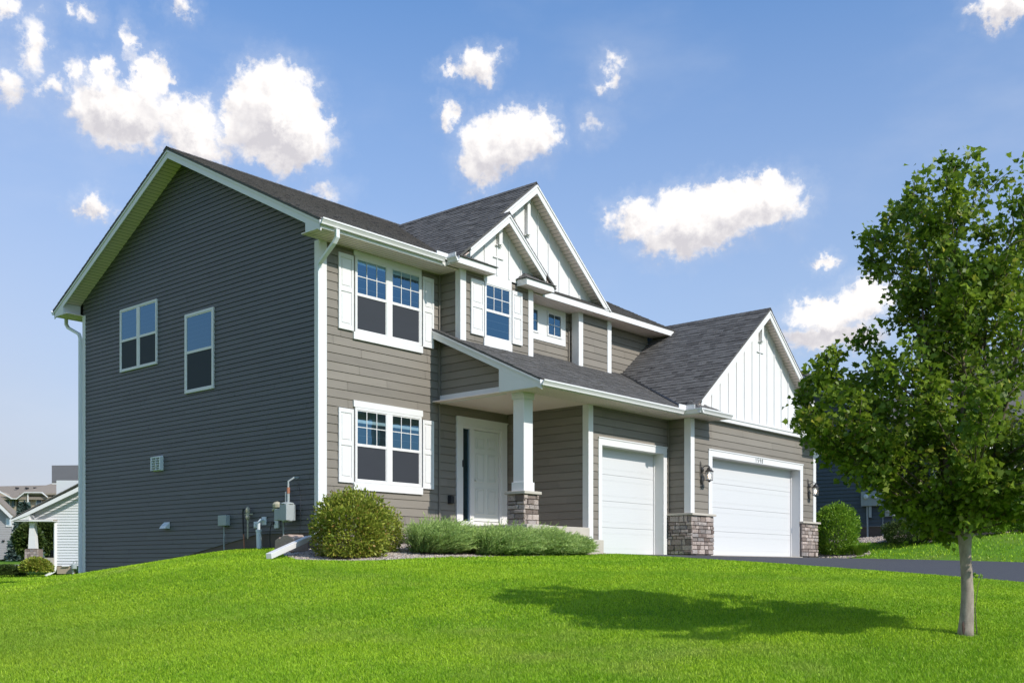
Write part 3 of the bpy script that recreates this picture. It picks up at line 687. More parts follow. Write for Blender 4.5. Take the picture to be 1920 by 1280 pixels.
rake('y', -.975, .03, [(3.32, SZ(3.32) - .035), (4.6, SZ(4.6) - .035), (5.90, SZ(5.90) - .035)], .19, zmin=6.36)
rake('y', -3.385, .03, [(8.85, GZ_(8.85) - .04), (12.35, GZ_(12.35) - .04), (15.85, GZ_(15.85) - .04)], .20)
pz_ = lambda y: 4.95 + .47 * y
rake('x', 3.09, .025, [(-3.15, pz_(-3.15) - .035), (-.005, pz_(0) - .035)], .17)
rb.prism([(3.092, -2.0, 3.325), (3.092, -3.14, 3.325), (3.092, -3.14, pz_(-3.14) - .06), (3.092, -2.0, pz_(-2.0) - .19)], (.02, 0, 0))
rb.box(3.113, 3.36, -2.0, -1.978, 3.345, pz_(-2.0) - .05)
rb.box(3.325, 3.360, -1.977, -.016, 3.318, 3.495)            # porch beam
rb.box(3.361, 3.60, -2.41, -2.10, 3.31, 3.33)
rb.build('rake_board', 'trim', H, bevel=.003)
# rake soffits
rs = MB(); rsl = MB()
def rsoff(kind, a, z, c0, c1, x0=None, st=.1016):
    """sloping soffit between two points (a,z) across depth c0..c1"""
    (a0, z0), (a1, z1) = a, z
    L = math.hypot(a1 - a0, z1 - z0); n = max(1, int(L / st))
    for i in range(n):
        k0, k1 = i / n, (i + 1) / n; k1 -= .0
        p = (a0 + (a1 - a0) * k0, z0 + (z1 - z0) * k0); q = (a0 + (a1 - a0) * k1, z0 + (z1 - z0) * k1)
        if kind == 'y': P = [(p[0], c0, p[1] - .006), (p[0], c1, p[1] - .006), (q[0], c1, q[1]), (q[0], c0, q[1])]
        else: P = [(c0, p[0], p[1] - .006), (c1, p[0], p[1] - .006), (c1, q[0], q[1]), (c0, q[0], q[1])]
        rs.prism(P, (0, 0, .012), .5)
        rsl.prism([tuple(Vector(P[0]).lerp(Vector(P[3]), f_) - Vector((0, 0, .0015))) for f_ in (0, .09)][::-1] + [tuple(Vector(P[1]).lerp(Vector(P[2]), f_) - Vector((0, 0, .0015))) for f_ in (0, .09)], (0, 0, -.002), .5)  # dark strip at each step, painted in for groove shade
rsoff('y', (3.2, BZ(3.2) - .13), (5.98, BZ(5.98) - .13), -.61, -.30); rsoff('y', (8.95, BZ(8.95) - .13), (5.98, BZ(5.98) - .13), -.61, -.30)
rsoff('y', (3.2, SZ(3.2) - .12), (4.6, SZ(4.6) - .12), -.945, -.655); rsoff('y', (6.15, SZ(6.15) - .12), (4.6, SZ(4.6) - .12), -.945, -.655)
rsoff('y', (8.7, GZ_(8.7) - .13), (12.35, GZ_(12.35) - .13), -3.355, -3.10); rsoff('y', (16.0, GZ_(16.0) - .13), (12.35, GZ_(12.35) - .13), -3.355, -3.10)
rsoff('x', (-.15, mz(-.15) - .12), (4.8, mz(4.8) - .12), -.445, -.001); rsoff('x', (9.75, mz(-.15) - .12), (4.8, mz(4.8) - .12), -.445, -.001)
rsoff('x', (-2.0, pz_(-2.0) - .09), (-.02, pz_(-.02) - .09), 3.115, 3.36)
rs.build('rake_soffit', 'soffit', H, fix=True); rsl.build('soffit_groove_shade', 'soffit_line', H, fix=True)
# small hip roofs on the eave returns
hp = MB()
def hip(x0, x1, y0, y1, z, xa, xb, zt, yb=None):
    A, B_, Cc, D_ = (x0, y0, z), (x1, y0, z), (x1, y1, z), (x0, y1, z); E_, F_ = (xa, y1, zt), (xb, y1, zt)
    n = 3
    def lerp(p, q, k): return tuple(p[i] + (q[i] - p[i]) * k for i in range(3))
    for (p, q, r_, s_) in ((A, B_, F_, E_), (D_, A, E_, E_), (B_, Cc, F_, F_)):
        for i in range(n):
            k0, k1 = i / n, (i + 1) / n
            a, b2, c, d = lerp(p, s_, k0), lerp(q, r_, k0), lerp(q, r_, k1), lerp(p, s_, k1)
            up = (0, 0, .012); a = tuple(np.add(a, up)); b2 = tuple(np.add(b2, up))
            m = 6
            for j in range(m):
                a1, b1 = lerp(a, b2, j / m), lerp(a, b2, (j + 1) / m); d1, c1 = lerp(d, c, j / m), lerp(d, c, (j + 1) / m)
                hp.prism([a1, b1, c1, d1], (0, 0, -.014), random.random())
hip(5.18, 6.27, -1.0, -.66, 6.34, 5.50, 5.95, 6.56); hip(2.98, 4.20, -1.0, -.66, 6.335, 3.25, 3.55, 6.50)
hip(8.42, 9.78, -3.64, -3.11, 3.44, 8.75, 9.0, 3.74); hip(14.95, 16.30, -3.64, -3.11, 3.44, 15.6, 15.95, 3.74)
hp.build('return_roof', 'shingle', H, fix=True)

# ---- gutters (K-profile) and downspouts
def gutter(axis, a0, a1, c, z, sg=-1, parent=H):
    """runs along axis from a0 to a1; back face at c, opens outward by sg"""
    prof = [(0, 0), (.070, 0), (.078, .030), (.108, .075), (.118, .080), (.118, .112), (.106, .112), (.100, .086), (.070, .082), (.010, .02), (.006, .115), (0, .115)]
    mb = MB(); out = []
    for d, h in prof: out.append((a0, c + sg * d, z + h) if axis == 'x' else (c + sg * d, a0, z + h))
    mb.prism(out, (a1 - a0, 0, 0) if axis == 'x' else (0, a1 - a0, 0))
    o = mb.build('gutter', 'trim', parent, bevel=.002); return o
gutter('x', -.50, 2.815, -.624, 6.225); gutter('y', -1.02, -.743, 2.933, 6.20)
gutter('x', 3.03, 8.31, -3.157, 3.335); gutter('y', -3.72, -3.158, 8.426, 3.335); gutter('x', 8.31, 9.80, -3.602, 3.335)
gutter('x', 14.95, 16.30, -3.602, 3.335)
g2 = gutter('x', -.50, 12.0, 10.228, 6.225, 1)
gs = MB(); gs.box(2.60, 2.93, -.68, -.66, 6.29, 6.42); gs.box(2.93, 2.95, -.90, -.66, 6.29, 6.42); gs.box(8.13, 8.43, -3.21, -3.19, 3.44, 3.56); gs.box(8.43, 8.45, -3.45, -3.19, 3.44, 3.56); gs.build('splash_guard', 'trim', H)
def dspout(pts, name='downspout', m='trim', sq=(.030, .042)):
    mb = MB(); mb.tube(pts, .04, 4, sq=sq, cap=True); return mb.build(name, m, H, bevel=.006)
dspout([(-.12, -.69, 6.20), (-.12, -.69, 6.05), (-.13, -.62, 5.96), (-.07, -.10, 5.68), (-.055, -.06, 5.58), (-.055, -.06, .45)], m='trim_cool')
dspout([(-.055, -.06, .45), (-.07, -.10, .36), (-.62, -.44, .24), (-.66, -.47, .235)], m='trim_cool')
dspout([(-.64, -.455, .24), (-2.02, -1.12, -.115)], 'downspout_extension', 'trim', (.055, .05))
dspout([(-.12, 10.29, 6.20), (-.12, 10.29, 6.05), (-.10, 10.22, 5.95), (-.06, 9.72, 5.72), (-.055, 9.66, 5.60), (-.055, 9.66, -.70)], m='trim_cool')
dspout([(16.75, -2.9, 3.36), (16.72, -2.9, 3.30), (16.05, -2.98, 3.00), (15.86, -3.0, 2.90), (15.84, -3.0, 2.78), (15.84, -3.0, .05)])

# ---- corner boards and trim
cb = MB()
def corner(x, y, z0, z1, wf=.156, ws=.13, th=.026, inside_=False):
    cb.box(x - th, x + wf, y - th, y - .0005, z0, z1); cb.box(x - th, x - .0005, y, y + ws, z0, z1)
corner(0, 0, .12, 6.17, .165); corner(3.363, -.631, 4.60, 6.205); corner(5.63, -2.41, .0, 3.33, .15, .14); corner(8.91, -3.04, 1.02, 3.33, .15, .16)
cb.box(5.64, 5.816, -.657, -.632, 4.60, 6.205)
cb.box(8.009, 8.19, -.326, -.301, 4.72, 6.165); cb.box(8.009, 8.034, -.3, -.10, 4.74, 6.165); cb.box(9.25, 9.423, -.326, -.301, 4.75, 6.165)
cb.box(15.64, 15.816, -3.066, -3.041, 1.02, 3.33)
cb.box(-.026, -.0005, 9.47, 9.61, -.9, 6.17)
cb.build('corner_board', 'trim', H, bevel=.003)
ic = MB(); ic.box(3.30, 3.34, -.045, -.012, 4.9, 6.16); ic.box(3.30, 3.34, -.045, -.012, .6, 4.85); ic.box(7.96, 8.0, -.04, -.012, 4.86, 5.9); ic.box(8.86, 8.89, -2.44, -2.422, 0.05, 3.33)
ic.build('inside_corner', 'siding', H)

# ---- windows
WINS = []
def win(P, u0, u1, z0, z1, units, grille='upper', fw=.048, blind=None, screen=True, cols=3, rows=2, d=.045, m='trim', mid=None, label=None, scm='screen'):
    fr = MB(); P.box(fr, u0, u0 + fw, z0, z1, 0, d); P.box(fr, u1 - fw, u1, z0, z1, 0, d); P.box(fr, u0 + fw, u1 - fw, z0, z0 + fw, 0, d); P.box(fr, u0 + fw, u1 - fw, z1 - fw, z1, 0, d)
    n = units; mull = .149 if n == 2 and P.ax == 'y' else .11
    wu = (u1 - u0 - 2 * fw - (n - 1) * mull) / n
    for i in range(n - 1):
        a = u0 + fw + (i + 1) * wu + i * mull; P.box(fr, a, a + mull, z0 + fw, z1 - fw, 0, d - .002)
    root = fr.build('window', m, H, bevel=.003)
    if label: root['label'] = label
    bk = MB(); sa = MB(); sc_ = MB(); mu = MB()
    for i in range(n):
        a = u0 + fw + i * (wu + mull); b_ = a + wu; zm = z0 + (z1 - z0) * .5 if mid is None else mid
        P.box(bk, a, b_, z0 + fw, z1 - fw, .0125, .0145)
        if screen is not None:
            P.box(sa, a, b_, zm - .028, zm + .028, .016, .038)
            sw = .022
            for (q0, q1, w0, w1) in ((a, a + sw, zm + .028, z1 - fw), (b_ - sw, b_, zm + .028, z1 - fw), (a + sw, b_ - sw, z1 - fw - sw, z1 - fw)): P.box(sa, q0, q1, w0, w1, .016, .034)
            for (q0, q1, w0, w1) in ((a, a + sw, z0 + fw, zm - .028), (b_ - sw, b_, z0 + fw, zm - .028), (a + sw, b_ - sw, z0 + fw, z0 + fw + sw)): P.box(sa, q0, q1, w0, w1, .016, .028)
            if screen: P.box(sc_, a + sw, b_ - sw, z0 + fw + sw, zm - .028, .024, .026)
            lo = zm + .028
        else: lo = z0 + fw
        up = MB(); P.quad(up, a + (.022 if screen is not None else 0), b_ - (.022 if screen is not None else 0), lo, z1 - fw - (.022 if screen is not None else 0), .026); up.build('pane', 'glass', root, fix=False)
        if screen is not None and not screen: lw = MB(); P.quad(lw, a + .022, b_ - .022, z0 + fw + .022, zm - .028, .022); lw.build('pane', 'glass', root, fix=False)
        if grille:
            for c_ in range(1, cols): x = a + wu * c_ / cols; P.box(mu, x - .008, x + .008, lo, z1 - fw, .028, .033)
            for r_ in range(1, rows): z = lo + (z1 - fw - .01 - lo) * r_ / rows; P.box(mu, a, b_, z - .008, z + .008, .0285, .0325)
        if blind:
            bb = MB()
            for (z_a, z_b) in blind: P.box(bb, a + .02, b_ - .02, z_a, z_b, .016, .020)
            bb.build('blind', 'blind', root)
    bk.build('window_back', 'unlit_room', root)
    if sa.v: sa.build('sash', m, root)
    if sc_.v: sc_.build('insect_screen', scm, root)
    if mu.v: mu.build('grille', m, root)
    return root
FY = PL('y', 0); BY = PL('y', -.631); LX = PL('x', 0)
win(FY, .885, 2.765, 4.50, 6.055, 2, blind=[(5.90, 6.0)], label='upper double window with grilles, screens and white trim')
win(FY, .885, 2.765, 1.435, 2.965, 2, blind=[(2.655, 2.72)], label='ground-floor double window with grilles and a blind rail')
win(BY, 4.105, 5.015, 4.82, 6.085, 1, screen=False, label='single window of the narrow bay under the small gable')
win(PL('y', 0), 7.10, 7.68, 5.46, 6.06, 1, screen=None, cols=2, rows=2, label='small square four-light window under the eave')
win(PL('y', 0), 6.18, 6.76, 5.46, 6.06, 1, screen=None, cols=2, rows=2, label='small square window half hidden by the bay corner')
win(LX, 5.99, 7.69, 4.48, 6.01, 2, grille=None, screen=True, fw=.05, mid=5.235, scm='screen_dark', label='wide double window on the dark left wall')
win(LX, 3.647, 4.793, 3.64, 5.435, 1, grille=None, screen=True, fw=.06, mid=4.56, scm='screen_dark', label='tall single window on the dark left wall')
t_ = MB()
FY.box(t_, .865, 2.775, 6.057, 6.165, 0, .034); FY.box(t_, .845, 2.80, 4.35, 4.498, 0, .05)
FY.box(t_, .845, 2.80, 2.967, 3.10, 0, .05); FY.box(t_, .845, 2.80, 1.275, 1.433, 0, .05)
BY.box(t_, 4.095, 5.03, 6.087, 6.275, 0, .034); BY.box(t_, 4.085, 5.035, 4.60, 4.818, 0, .05)
FY.box(t_, 5.80, 7.85, 5.30, 5.458, 0, .028); FY.box(t_, 5.80, 7.85, 6.062, 6.16, 0, .028); FY.box(t_, 5.80, 6.178, 5.458, 6.062, 0, .0275); FY.box(t_, 6.762, 7.098, 5.458, 6.062, 0, .0275); FY.box(t_, 7.682, 7.85, 5.458, 6.062, 0, .0275)
FY.box(t_, 6.16, 6.78, 6.064, 6.09, .028, .045); FY.box(t_, 7.08, 7.70, 6.064, 6.09, .028, .045)
t_.build('window_trim', 'trim', H, bevel=.003)
# shutters
def shutter(P, u0, u1, z0, z1):
    m_ = MB(); P.box(m_, u0, u1, z0, z1, .012, .034)
    st = .055; zm = z0 + (z1 - z0) * .53
    for a, b_, c_, d_ in ((u0, u0 + st, z0, z1), (u1 - st, u1, z0, z1), (u0 + st, u1 - st, z0, z0 + .10), (u0 + st, u1 - st, z1 - .09, z1), (u0 + st, u1 - st, zm - .045, zm + .045)): P.box(m_, a, b_, c_, d_, .0345, .050)
    for c_, d_ in ((z0 + .10, zm - .045), (zm + .045, z1 - .09)):
        P.box(m_, u0 + st + .03, u1 - st - .03, c_ + .035, d_ - .035, .0345, .044)
    return m_.build('shutter', 'trim', H, bevel=.004)
shutter(FY, .455, .842, 4.50, 6.03); shutter(FY, 2.80, 3.136, 4.50, 6.03); shutter(FY, .455, .842, 1.41, 2.91); shutter(FY, 2.80, 3.136, 1.41, 2.91)
shutter(BY, 3.664, 4.080, 4.84, 6.06); shutter(BY, 5.04, 5.40, 4.84, 6.06)

# ---- garage doors
def garage(Y, u0, u1, zt, rec, tu0, tu1, tzt, z0trim_l=0.0, z0trim_r=0.0):
    m_ = MB(); yb = Y + rec
    m_.box(u0 - .02, u1 + .02, yb + .03, yb + .06, 0, zt)
    n = 4; h = (zt - .012) / n
    for i in range(n):
        a = .012 + i * h; 
        m_.box(u0 + .006, u1 - .006, yb, yb + .03, a + .003, a + h - .003)
        for c_ in (.20, .235, .77, .805):     # shallow pressed lines
            m_.box(u0 + .02, u1 - .02, yb - .0020, yb - .0003, a + h * c_, a + h * c_ + .012)
    d_ = m_.build('garage_door', 'doorpaint', H, bevel=.002)
    s_ = MB(); s_.box(u0 + .01, u1 - .01, yb + .001, yb + .025, .0, .014); s_.build('bottom_seal', 'rubber', d_)
    j = MB()
    j.box(u0 - .03, u0, Y, yb + .03, 0, zt); j.box(u1, u1 + .03, Y, yb + .03, 0, zt); j.box(u0 - .03, u1 + .03, Y, yb + .03, zt, zt + .03)
    j.box(tu0, u0, Y - .028, Y - .0005, z0trim_l, zt); j.box(u1, tu1, Y - .028, Y - .0005, z0trim_r, zt); j.box(tu0, tu1, Y - .030, Y - .0005, zt, tzt)
    j.box(u0, u0 + .03, yb - .03, yb - .004, 0, zt); j.box(u1 - .03, u1, yb - .03, yb - .004, 0, zt); j.box(u0, u1, yb - .03, yb - .004, zt - .03, zt)
    j.box(tu0 - .012, tu1 + .012, Y - .045, Y - .0305, tzt - .022, tzt + .006)
    j.build('garage_trim', 'trim', H, bevel=.003)
    return d_
garage(-2.41, 6.12, 8.66, 2.47, .26, 5.985, 8.81, 2.645)['label'] = 'single white garage door'
garage(-3.04, 9.909, 14.79, 2.475, .27, 9.735, 14.965, 2.65, 1.02, 1.02)['label'] = 'wide double white garage door'
# house number
def glyphs(txt, u, z, Y, h, sp):
    S = {'1': [((.5, 0), (.5, 1)), ((.5, 1), (.25, .8))], '5': [((.9, 1), (.15, 1)), ((.15, 1), (.12, .55)), ((.12, .55), (.6, .62)), ((.6, .62), (.92, .35)), ((.92, .35), (.6, 0)), ((.6, 0), (.08, .08))],
         '9': [((.9, .7), (.5, 1)), ((.5, 1), (.1, .72)), ((.1, .72), (.5, .45)), ((.5, .45), (.9, .7)), ((.9, .7), (.55, 0))], '0': [((.5, 1), (.12, .75)), ((.12, .75), (.12, .25)), ((.12, .25), (.5, 0)), ((.5, 0), (.88, .25)), ((.88, .25), (.88, .75)), ((.88, .75), (.5, 1))]}
    for i, c_ in enumerate(txt):
        mb = MB()
        for (a, b_), (c, d_) in S[c_]: mb.tube([(u + i * sp + a * h * .52, Y, z + b_ * h), (u + i * sp + c * h * .52, Y, z + d_ * h)], h * .065, 6)
        mb.build('house_number', 'number_metal', H)
glyphs('1590', 12.13, 2.495, -3.076, .115, .115)

# ---- front door, sidelight, porch
dr = MB()
dr.box(3.865, 4.045, -.045, .0, .70, 2.93); dr.box(5.385, 5.585, -.045, .0, .70, 2.93); dr.box(3.865, 5.585, -.047, .0, 2.93, 3.11); dr.box(3.85, 5.60, -.062, -.0475, 3.085, 3.115)
dr.box(4.045, 5.385, -.028, .09, 2.86, 2.93); dr.box(4.045, 4.085, -.028, .09, .75, 2.86); dr.box(5.345, 5.385, -.028, .09, .75, 2.86); dr.box(4.325, 4.455, -.02, .09, .75, 2.86)
dr.box(3.865, 5.585, -.06, .10, .60, .75)
dr.build('door_frame', 'trim', H, bevel=.003)
sd = MB(); sd.box(4.085, 4.325, .05, .06, .75, 2.86); s0 = sd.build('sidelight', 'unlit_room', H); sp_ = MB(); PL('y', 0).quad(sp_, 4.085, 4.325, .75, 2.86, -.03); sp_.build('pane', 'glass', s0, fix=False)
dd = MB(); dd.box(4.46, 5.34, .03, .07, .765, 2.855)
for (a, b_) in ((4.56, 4.85), (4.95, 5.24)):
    for (c_, d_) in ((.93, 1.52), (1.68, 2.33), (2.44, 2.70)):
        for q in ((a, a + .02, c_, d_), (b_ - .02, b_, c_, d_), (a + .02, b_ - .02, c_, c_ + .02), (a + .02, b_ - .02, d_ - .02, d_)): dd.box(q[0], q[1], .012, .0295, q[2], q[3])
        dd.box(a + .055, b_ - .055, .016, .0295, c_ + .055, d_ - .055)
fd = dd.build('front_door', 'entrypaint', H, bevel=.006)
th_ = MB(); th_.box(4.46, 5.34, .018, .0715, .75, .764); th_.build('threshold', 'rubber', fd)
hd = MB(); hd.lathe((4.505, .02, 1.70), [(.028, .0), (.028, -.012), (.012, -.018), (.012, -.04), (.028, -.05), (.026, -.075), (.01, -.08)], 12, 'y'); hd.build('handle', 'entrypaint', fd)
db = MB(); db.box(4.03, 4.07, -.075, -.0475, 1.97, 2.13); db.build('doorbell', 'black', H, bevel=.008)
ol = MB(); ol.box(3.60, 3.74, -.05, -.012, 1.12, 1.31); ol.box(3.615, 3.725, -.10, -.051, 1.135, 1.295); ol.build('outlet_cover', 'black', H, bevel=.006)
ps = MB(); ps.box(3.22, 3.93, -2.66, .0, -.25, .585); ps.box(3.93, 5.62, -2.46, .0, -.25, .583); ps.build('porch_slab', 'concrete', H, bevel=.012)
st_ = MB(); st_.box(3.95, 5.60, -2.86, -2.47, -.25, .30); st_.build('porch_step', 'concrete', H, bevel=.012)
co = MB(); co.box(3.42, 3.71, -2.40, -2.11, 1.28, 3.33); co.box(3.395, 3.735, -2.425, -2.085, 1.28, 1.47); co.box(3.395, 3.735, -2.425, -2.085, 3.20, 3.33)
col_ = co.build('porch_column', 'trim', H, bevel=.004)
def stonewall(faces, core, name='stone_base', parent=H, seed=1, rmin=.07, rmax=.14):
    rn = random.Random(seed); cm = MB(); cm.box(*core); root = cm.build(name, 'mortar', parent)
    mb = MB()
    for (kind, c, u0, u1, z0, z1) in faces:
        z = z0
        while z < z1 - .015:
            h = min(rn.uniform(rmin, rmax), z1 - z)
            if z1 - z - h < .04: h = z1 - z
            u = u0
            while u < u1 - .005:
                L = min(rn.uniform(.10, .30), u1 - u)
                if u1 - u - L < .06: L = u1 - u
                pr = rn.uniform(.022, .05); g_ = .005; tn = rn.random(); j = lambda: rn.uniform(-.005, .005)
                a, b_, p, q = u + g_, u + L - g_, z + g_, z + h - g_; bv = .010
                def W(uu, dd_, zz): return (uu, c - dd_, zz) if kind == 'y' else (c - dd_, uu, zz)
                B_ = [W(a, 0, p), W(b_, 0, p), W(b_, 0, q), W(a, 0, q)]
                M_ = [W(a + j() * .5, pr * .6, p + j() * .5), W(b_ + j() * .5, pr * .6, p + j() * .5), W(b_ + j() * .5, pr * .6, q + j() * .5), W(a + j() * .5, pr * .6, q + j() * .5)]
                T_ = [W(a + bv, pr + j(), p + bv), W(b_ - bv, pr + j(), p + bv), W(b_ - bv, pr + j(), q - bv), W(a + bv, pr + j(), q - bv)]
                for S0, S1 in ((B_, M_), (M_, T_)):
                    for i in range(4): mb.face([S0[i], S0[(i + 1) % 4], S1[(i + 1) % 4], S1[i]], tn)
                mb.face(T_, tn); u += L
            z += h
    mb.build('stone', 'stone', root, fix=True); return root
stonewall([('y', -2.46, 3.32, 3.80, .585, 1.215), ('x', 3.36, -2.50, -2.02, .585, 1.215)], (3.36, 3.79, -2.46, -2.03, .585, 1.215), seed=4)['label'] = 'stone base under the porch column'
stonewall([('y', -3.085, 8.86, 9.90, .02, .965), ('x', 8.875, -3.125, -2.43, .02, .965)], (8.875, 9.90, -3.085, -2.42, 0, .965), seed=5)
stonewall([('y', -3.085, 14.80, 15.86, .02, .965)], (14.80, 15.83, -3.085, -2.8, 0, .965), seed=6)
cp = MB(); cp.box(3.285, 3.84, -2.54, -1.98, 1.216, 1.278); cp.box(8.80, 9.93, -3.17, -3.042, .967, 1.022); cp.box(8.80, 8.908, -3.041, -2.44, .967, 1.0215); cp.box(14.77, 15.92, -3.17, -3.042, .967, 1.022)
cp.build('stone_cap', 'concrete', H, bevel=.008)
# ---- wall lamps
def lamp(u, Y, z, lab):
    m_ = MB()
    m_.tube([(u, Y - .02, z + .36), (u, Y - .02, z - .02)], .008, 6); m_.tube([(u + .03, Y - .02, z + .33), (u + .03, Y - .02, z - .02)], .006, 6)
    m_.lathe((u + .05, Y - .03, z - .10), [(.012, -.12), (.03, -.08), (.034, .0), (.03, .06), (.016, .10)], 10)
    ring = [(u + .05 + .030 * math.cos(a), Y - .03, z - .26 + .045 * math.sin(a)) for a in np.linspace(0, 6.28, 14)]; m_.tube(ring, .008, 6, cap=False)
    m_.lathe((u + .07, Y - .02, z + .14), [(.01, -.05), (.045, -.03), (.05, .02), (.02, .07), (.004, .09)], 12)
    arc = [(u + .06, Y - .02, z + .18), (u + .10, Y - .10, z + .255), (u + .13, Y - .17, z + .25), (u + .13, Y - .19, z + .20)]; m_.tube(arc, .010, 8)
    cx, cy = u + .13, Y - .19
    m_.lathe((cx, cy, z), [(.012, .24), (.018, .21), (.05, .19), (.065, .15), (.11, .105), (.108, .095), (.02, .095)], 14)
    for k in range(6):
        a = k * math.pi / 3; m_.tube([(cx + .088 * math.cos(a), cy + .088 * math.sin(a), z + .10), (cx + .078 * math.cos(a), cy + .078 * math.sin(a), z - .105)], .005, 5)
    m_.lathe((cx, cy, z), [(.09, -.105), (.092, -.118), (.04, -.13), (.01, -.16)], 14)
    o = m_.build('wall_lamp', 'bronze', H); o['label'] = lab
    g_ = MB(); g_.lathe((cx, cy, z), [(.078, .094), (.072, -.10)], 12); g_.build('lamp_glass', 'lampglass', o)
    bl = MB(); bl.lathe((cx, cy, z - .005), [(.008, -.05), (.024, -.02), (.032, .015), (.022, .045), (.006, .055)], 10); bl.build('bulb', 'bulb', o, smooth=True)
lamp(9.33, -3.052, 1.95, 'wall lamp left of the wide garage door'); lamp(15.27, -3.052, 1.90, 'wall lamp right of the wide garage door')

# ---- utilities on the left wall
def lx_box(mb, y0, y1, z0, z1, d0, d1): LX.box(mb, y0, y1, z0, z1, d0, d1)
v = MB(); lx_box(v, 5.74, 6.16, 1.96, 2.31, .0, .03)
lx_box(v, 5.74, 5.775, 1.97, 2.29, .03, .10); lx_box(v, 6.125, 6.16, 1.97, 2.29, .03, .10); lx_box(v, 5.775, 6.125, 2.265, 2.29, .03, .10); lx_box(v, 5.94, 5.96, 1.97, 2.265, .03, .095)
for i in range(5): v.prism([(-.03, 5.775, 1.975 + i * .058), (-.098, 5.775, 1.975 + i * .058), (-.10, 5.775, 1.985 + i * .058), (-.03, 5.775, 2.015 + i * .058)], (0, .35, 0))
v.build('wall_vent', 'pvc', H)
v = MB(); v.prism([(-.012, 5.46, .60), (-.14, 5.46, .60), (-.10, 5.46, .66), (-.012, 5.46, .75)], (0, .25, 0)); v.build('vent_hood', 'pvc', H)
v = MB(); lx_box(v, 3.04, 3.35, .60, .83, .012, .12); o = v.build('junction_box', 'gasgrey', H, bevel=.008)
v = MB(); v.tube([(-.06, 3.2, .62), (-.06, 3.2, -.1)], .013, 8); v.build('conduit', 'gasgrey', o)
v = MB(); v.tube([(-.03, 2.40, .93), (-.05, 2.50, .93), (-.05, 2.52, .85), (-.055, 2.49, .40)], .016, 8); v.build('cable', 'black', H)
v = MB(); v.tube([(-.05, 2.49, .42), (-.05, 2.46, .05)], .014, 8); v.build('ground_rod', 'copper', H)
v = MB(); v.tube([(-.09, 2.28, .30), (-.09, 2.28, .72)], .017, 8); v.lathe((-.09, 2.28, .0), [(.02, .70), (.04, .72), (.05, .76), (.034, .80), (.03, .84), (.045, .86), (.05, .91), (.035, .95), (.014, .98)], 12); v.tube([(-.02, 2.20, .82), (-.09, 2.28, .82), (-.10, 2.36, .82)], .018, 8); v.build('hose_valve', 'tanpipe', H)
v = MB(); lx_box(v, 2.0, 2.13, .52, .66, .012, .05); lx_box(v, 2.035, 2.095, .55, .63, .05, .07); v.build('cover_plate', 'pvc', H, bevel=.006)
v = MB(); lx_box(v, 1.72, 1.86, .58, .75, .012, .04); v.tube([(-.03, 1.79, .68), (-.10, 1.80, .68), (-.14, 1.82, .63), (-.14, 1.82, .40)], .035, 12); v.build('drain_elbow', 'pvc', H)
v = MB(); v.tube([(-.14, 1.82, .46), (-.14, 1.80, .05)], .055, 14); v.lathe((-.14, 1.82, .43), [(.055, 0), (.064, .0), (.064, .05), (.055, .05)], 14); v.build('drain_pipe', 'pvc', H)
v = MB(); lx_box(v, 1.28, 1.42, .50, .66, .012, .05); v.build('cover_plate', 'pvc', H, bevel=.006)
v = MB(); v.tube([(-.05, 1.43, .62), (-.09, 1.46, .58), (-.09, 1.50, .45), (-.08, 1.52, .25), (-.08, 1.50, .1)], .010, 8); lx_box(v, 1.40, 1.47, .58, .64, .03, .08); v.build('cable', 'black', H)
gm = MB(); lx_box(gm, .63, .86, .63, .96, .10, .33); lx_box(gm, .88, 1.08, .64, .88, .12, .30); gm.lathe((-.215, .745, .60), [(.05, 0), (.11, .015), (.125, .05)], 14); gm.lathe((-.215, .745, .955), [(.135, 0), (.135, .03), (.05, .05)], 14)
o = gm.build('gas_meter', 'gasgrey', H, bevel=.045)
v = MB(); v.lathe((-.22, 1.06, .97), [(.02, -.09), (.10, -.06), (.11, 0), (.08, .04), (.02, .06)], 14, 'z'); v.tube([(-.22, 1.10, .90), (-.22, 1.22, .86)], .03, 8); v.build('regulator', 'tanpipe', o)
v = MB(); v.tube([(-.20, .74, 1.0), (-.20, .74, 1.28)], .028, 10); v.tube([(-.20, .74, 1.28), (-.20, .74, 1.42), (-.10, .68, 1.50), (-.01, .66, 1.50)], .020, 8); v.tube([(-.10, .95, .95), (-.10, .95, 1.22), (-.02, .95, 1.26)], .02, 8); v.tube([(-.12, 1.0, .66), (-.12, 1.0, .1)], .018, 8); v.build('pipe', 'gasgrey', o)
v = MB(); v.tube([(-.20, .74, 1.18), (-.20, .74, 1.30)], .034, 10); v.build('pipe_fitting', 'copper', o)
v = MB(); v.tube([(-.10, .5, .3), (-.14, .42, .8), (-.12, .44, 1.1), (-.05, .6, 1.36), (-.03, .66, 1.4)], .006, 6); v.tube([(-.31, .86, .98), (-.31, .80, .8), (-.30, .84, .62)], .012, 6); v.build('wire', 'black', o)
# tan precast block and lid standing beside the corner
sb = thing('stone_block', 'tan textured precast blocks leaning beside the corner downspout', 'block', (-.55, .2, gz(-.55, .2)))
v = MB(); z0 = gz(-.55, .2)
v.prism([(-.75, -.15, z0), (-.75, -.15, z0 + .26), (-.75, .02, z0 + .34), (-.75, .18, z0 + .33), (-.75, .28, z0 + .28), (-.75, .28, z0)], (.36, 0, 0)); rel(sb, v.build('block', 'tanblock', bevel=.02))
v = MB(); v.prism([(-.66, .33, z0), (-.66, .33, z0 + .24), (-.66, .42, z0 + .30), (-.66, .56, z0 + .24), (-.66, .58, z0)], (.26, 0, 0)); rel(sb, v.build('block', 'tanblock', bevel=.02))

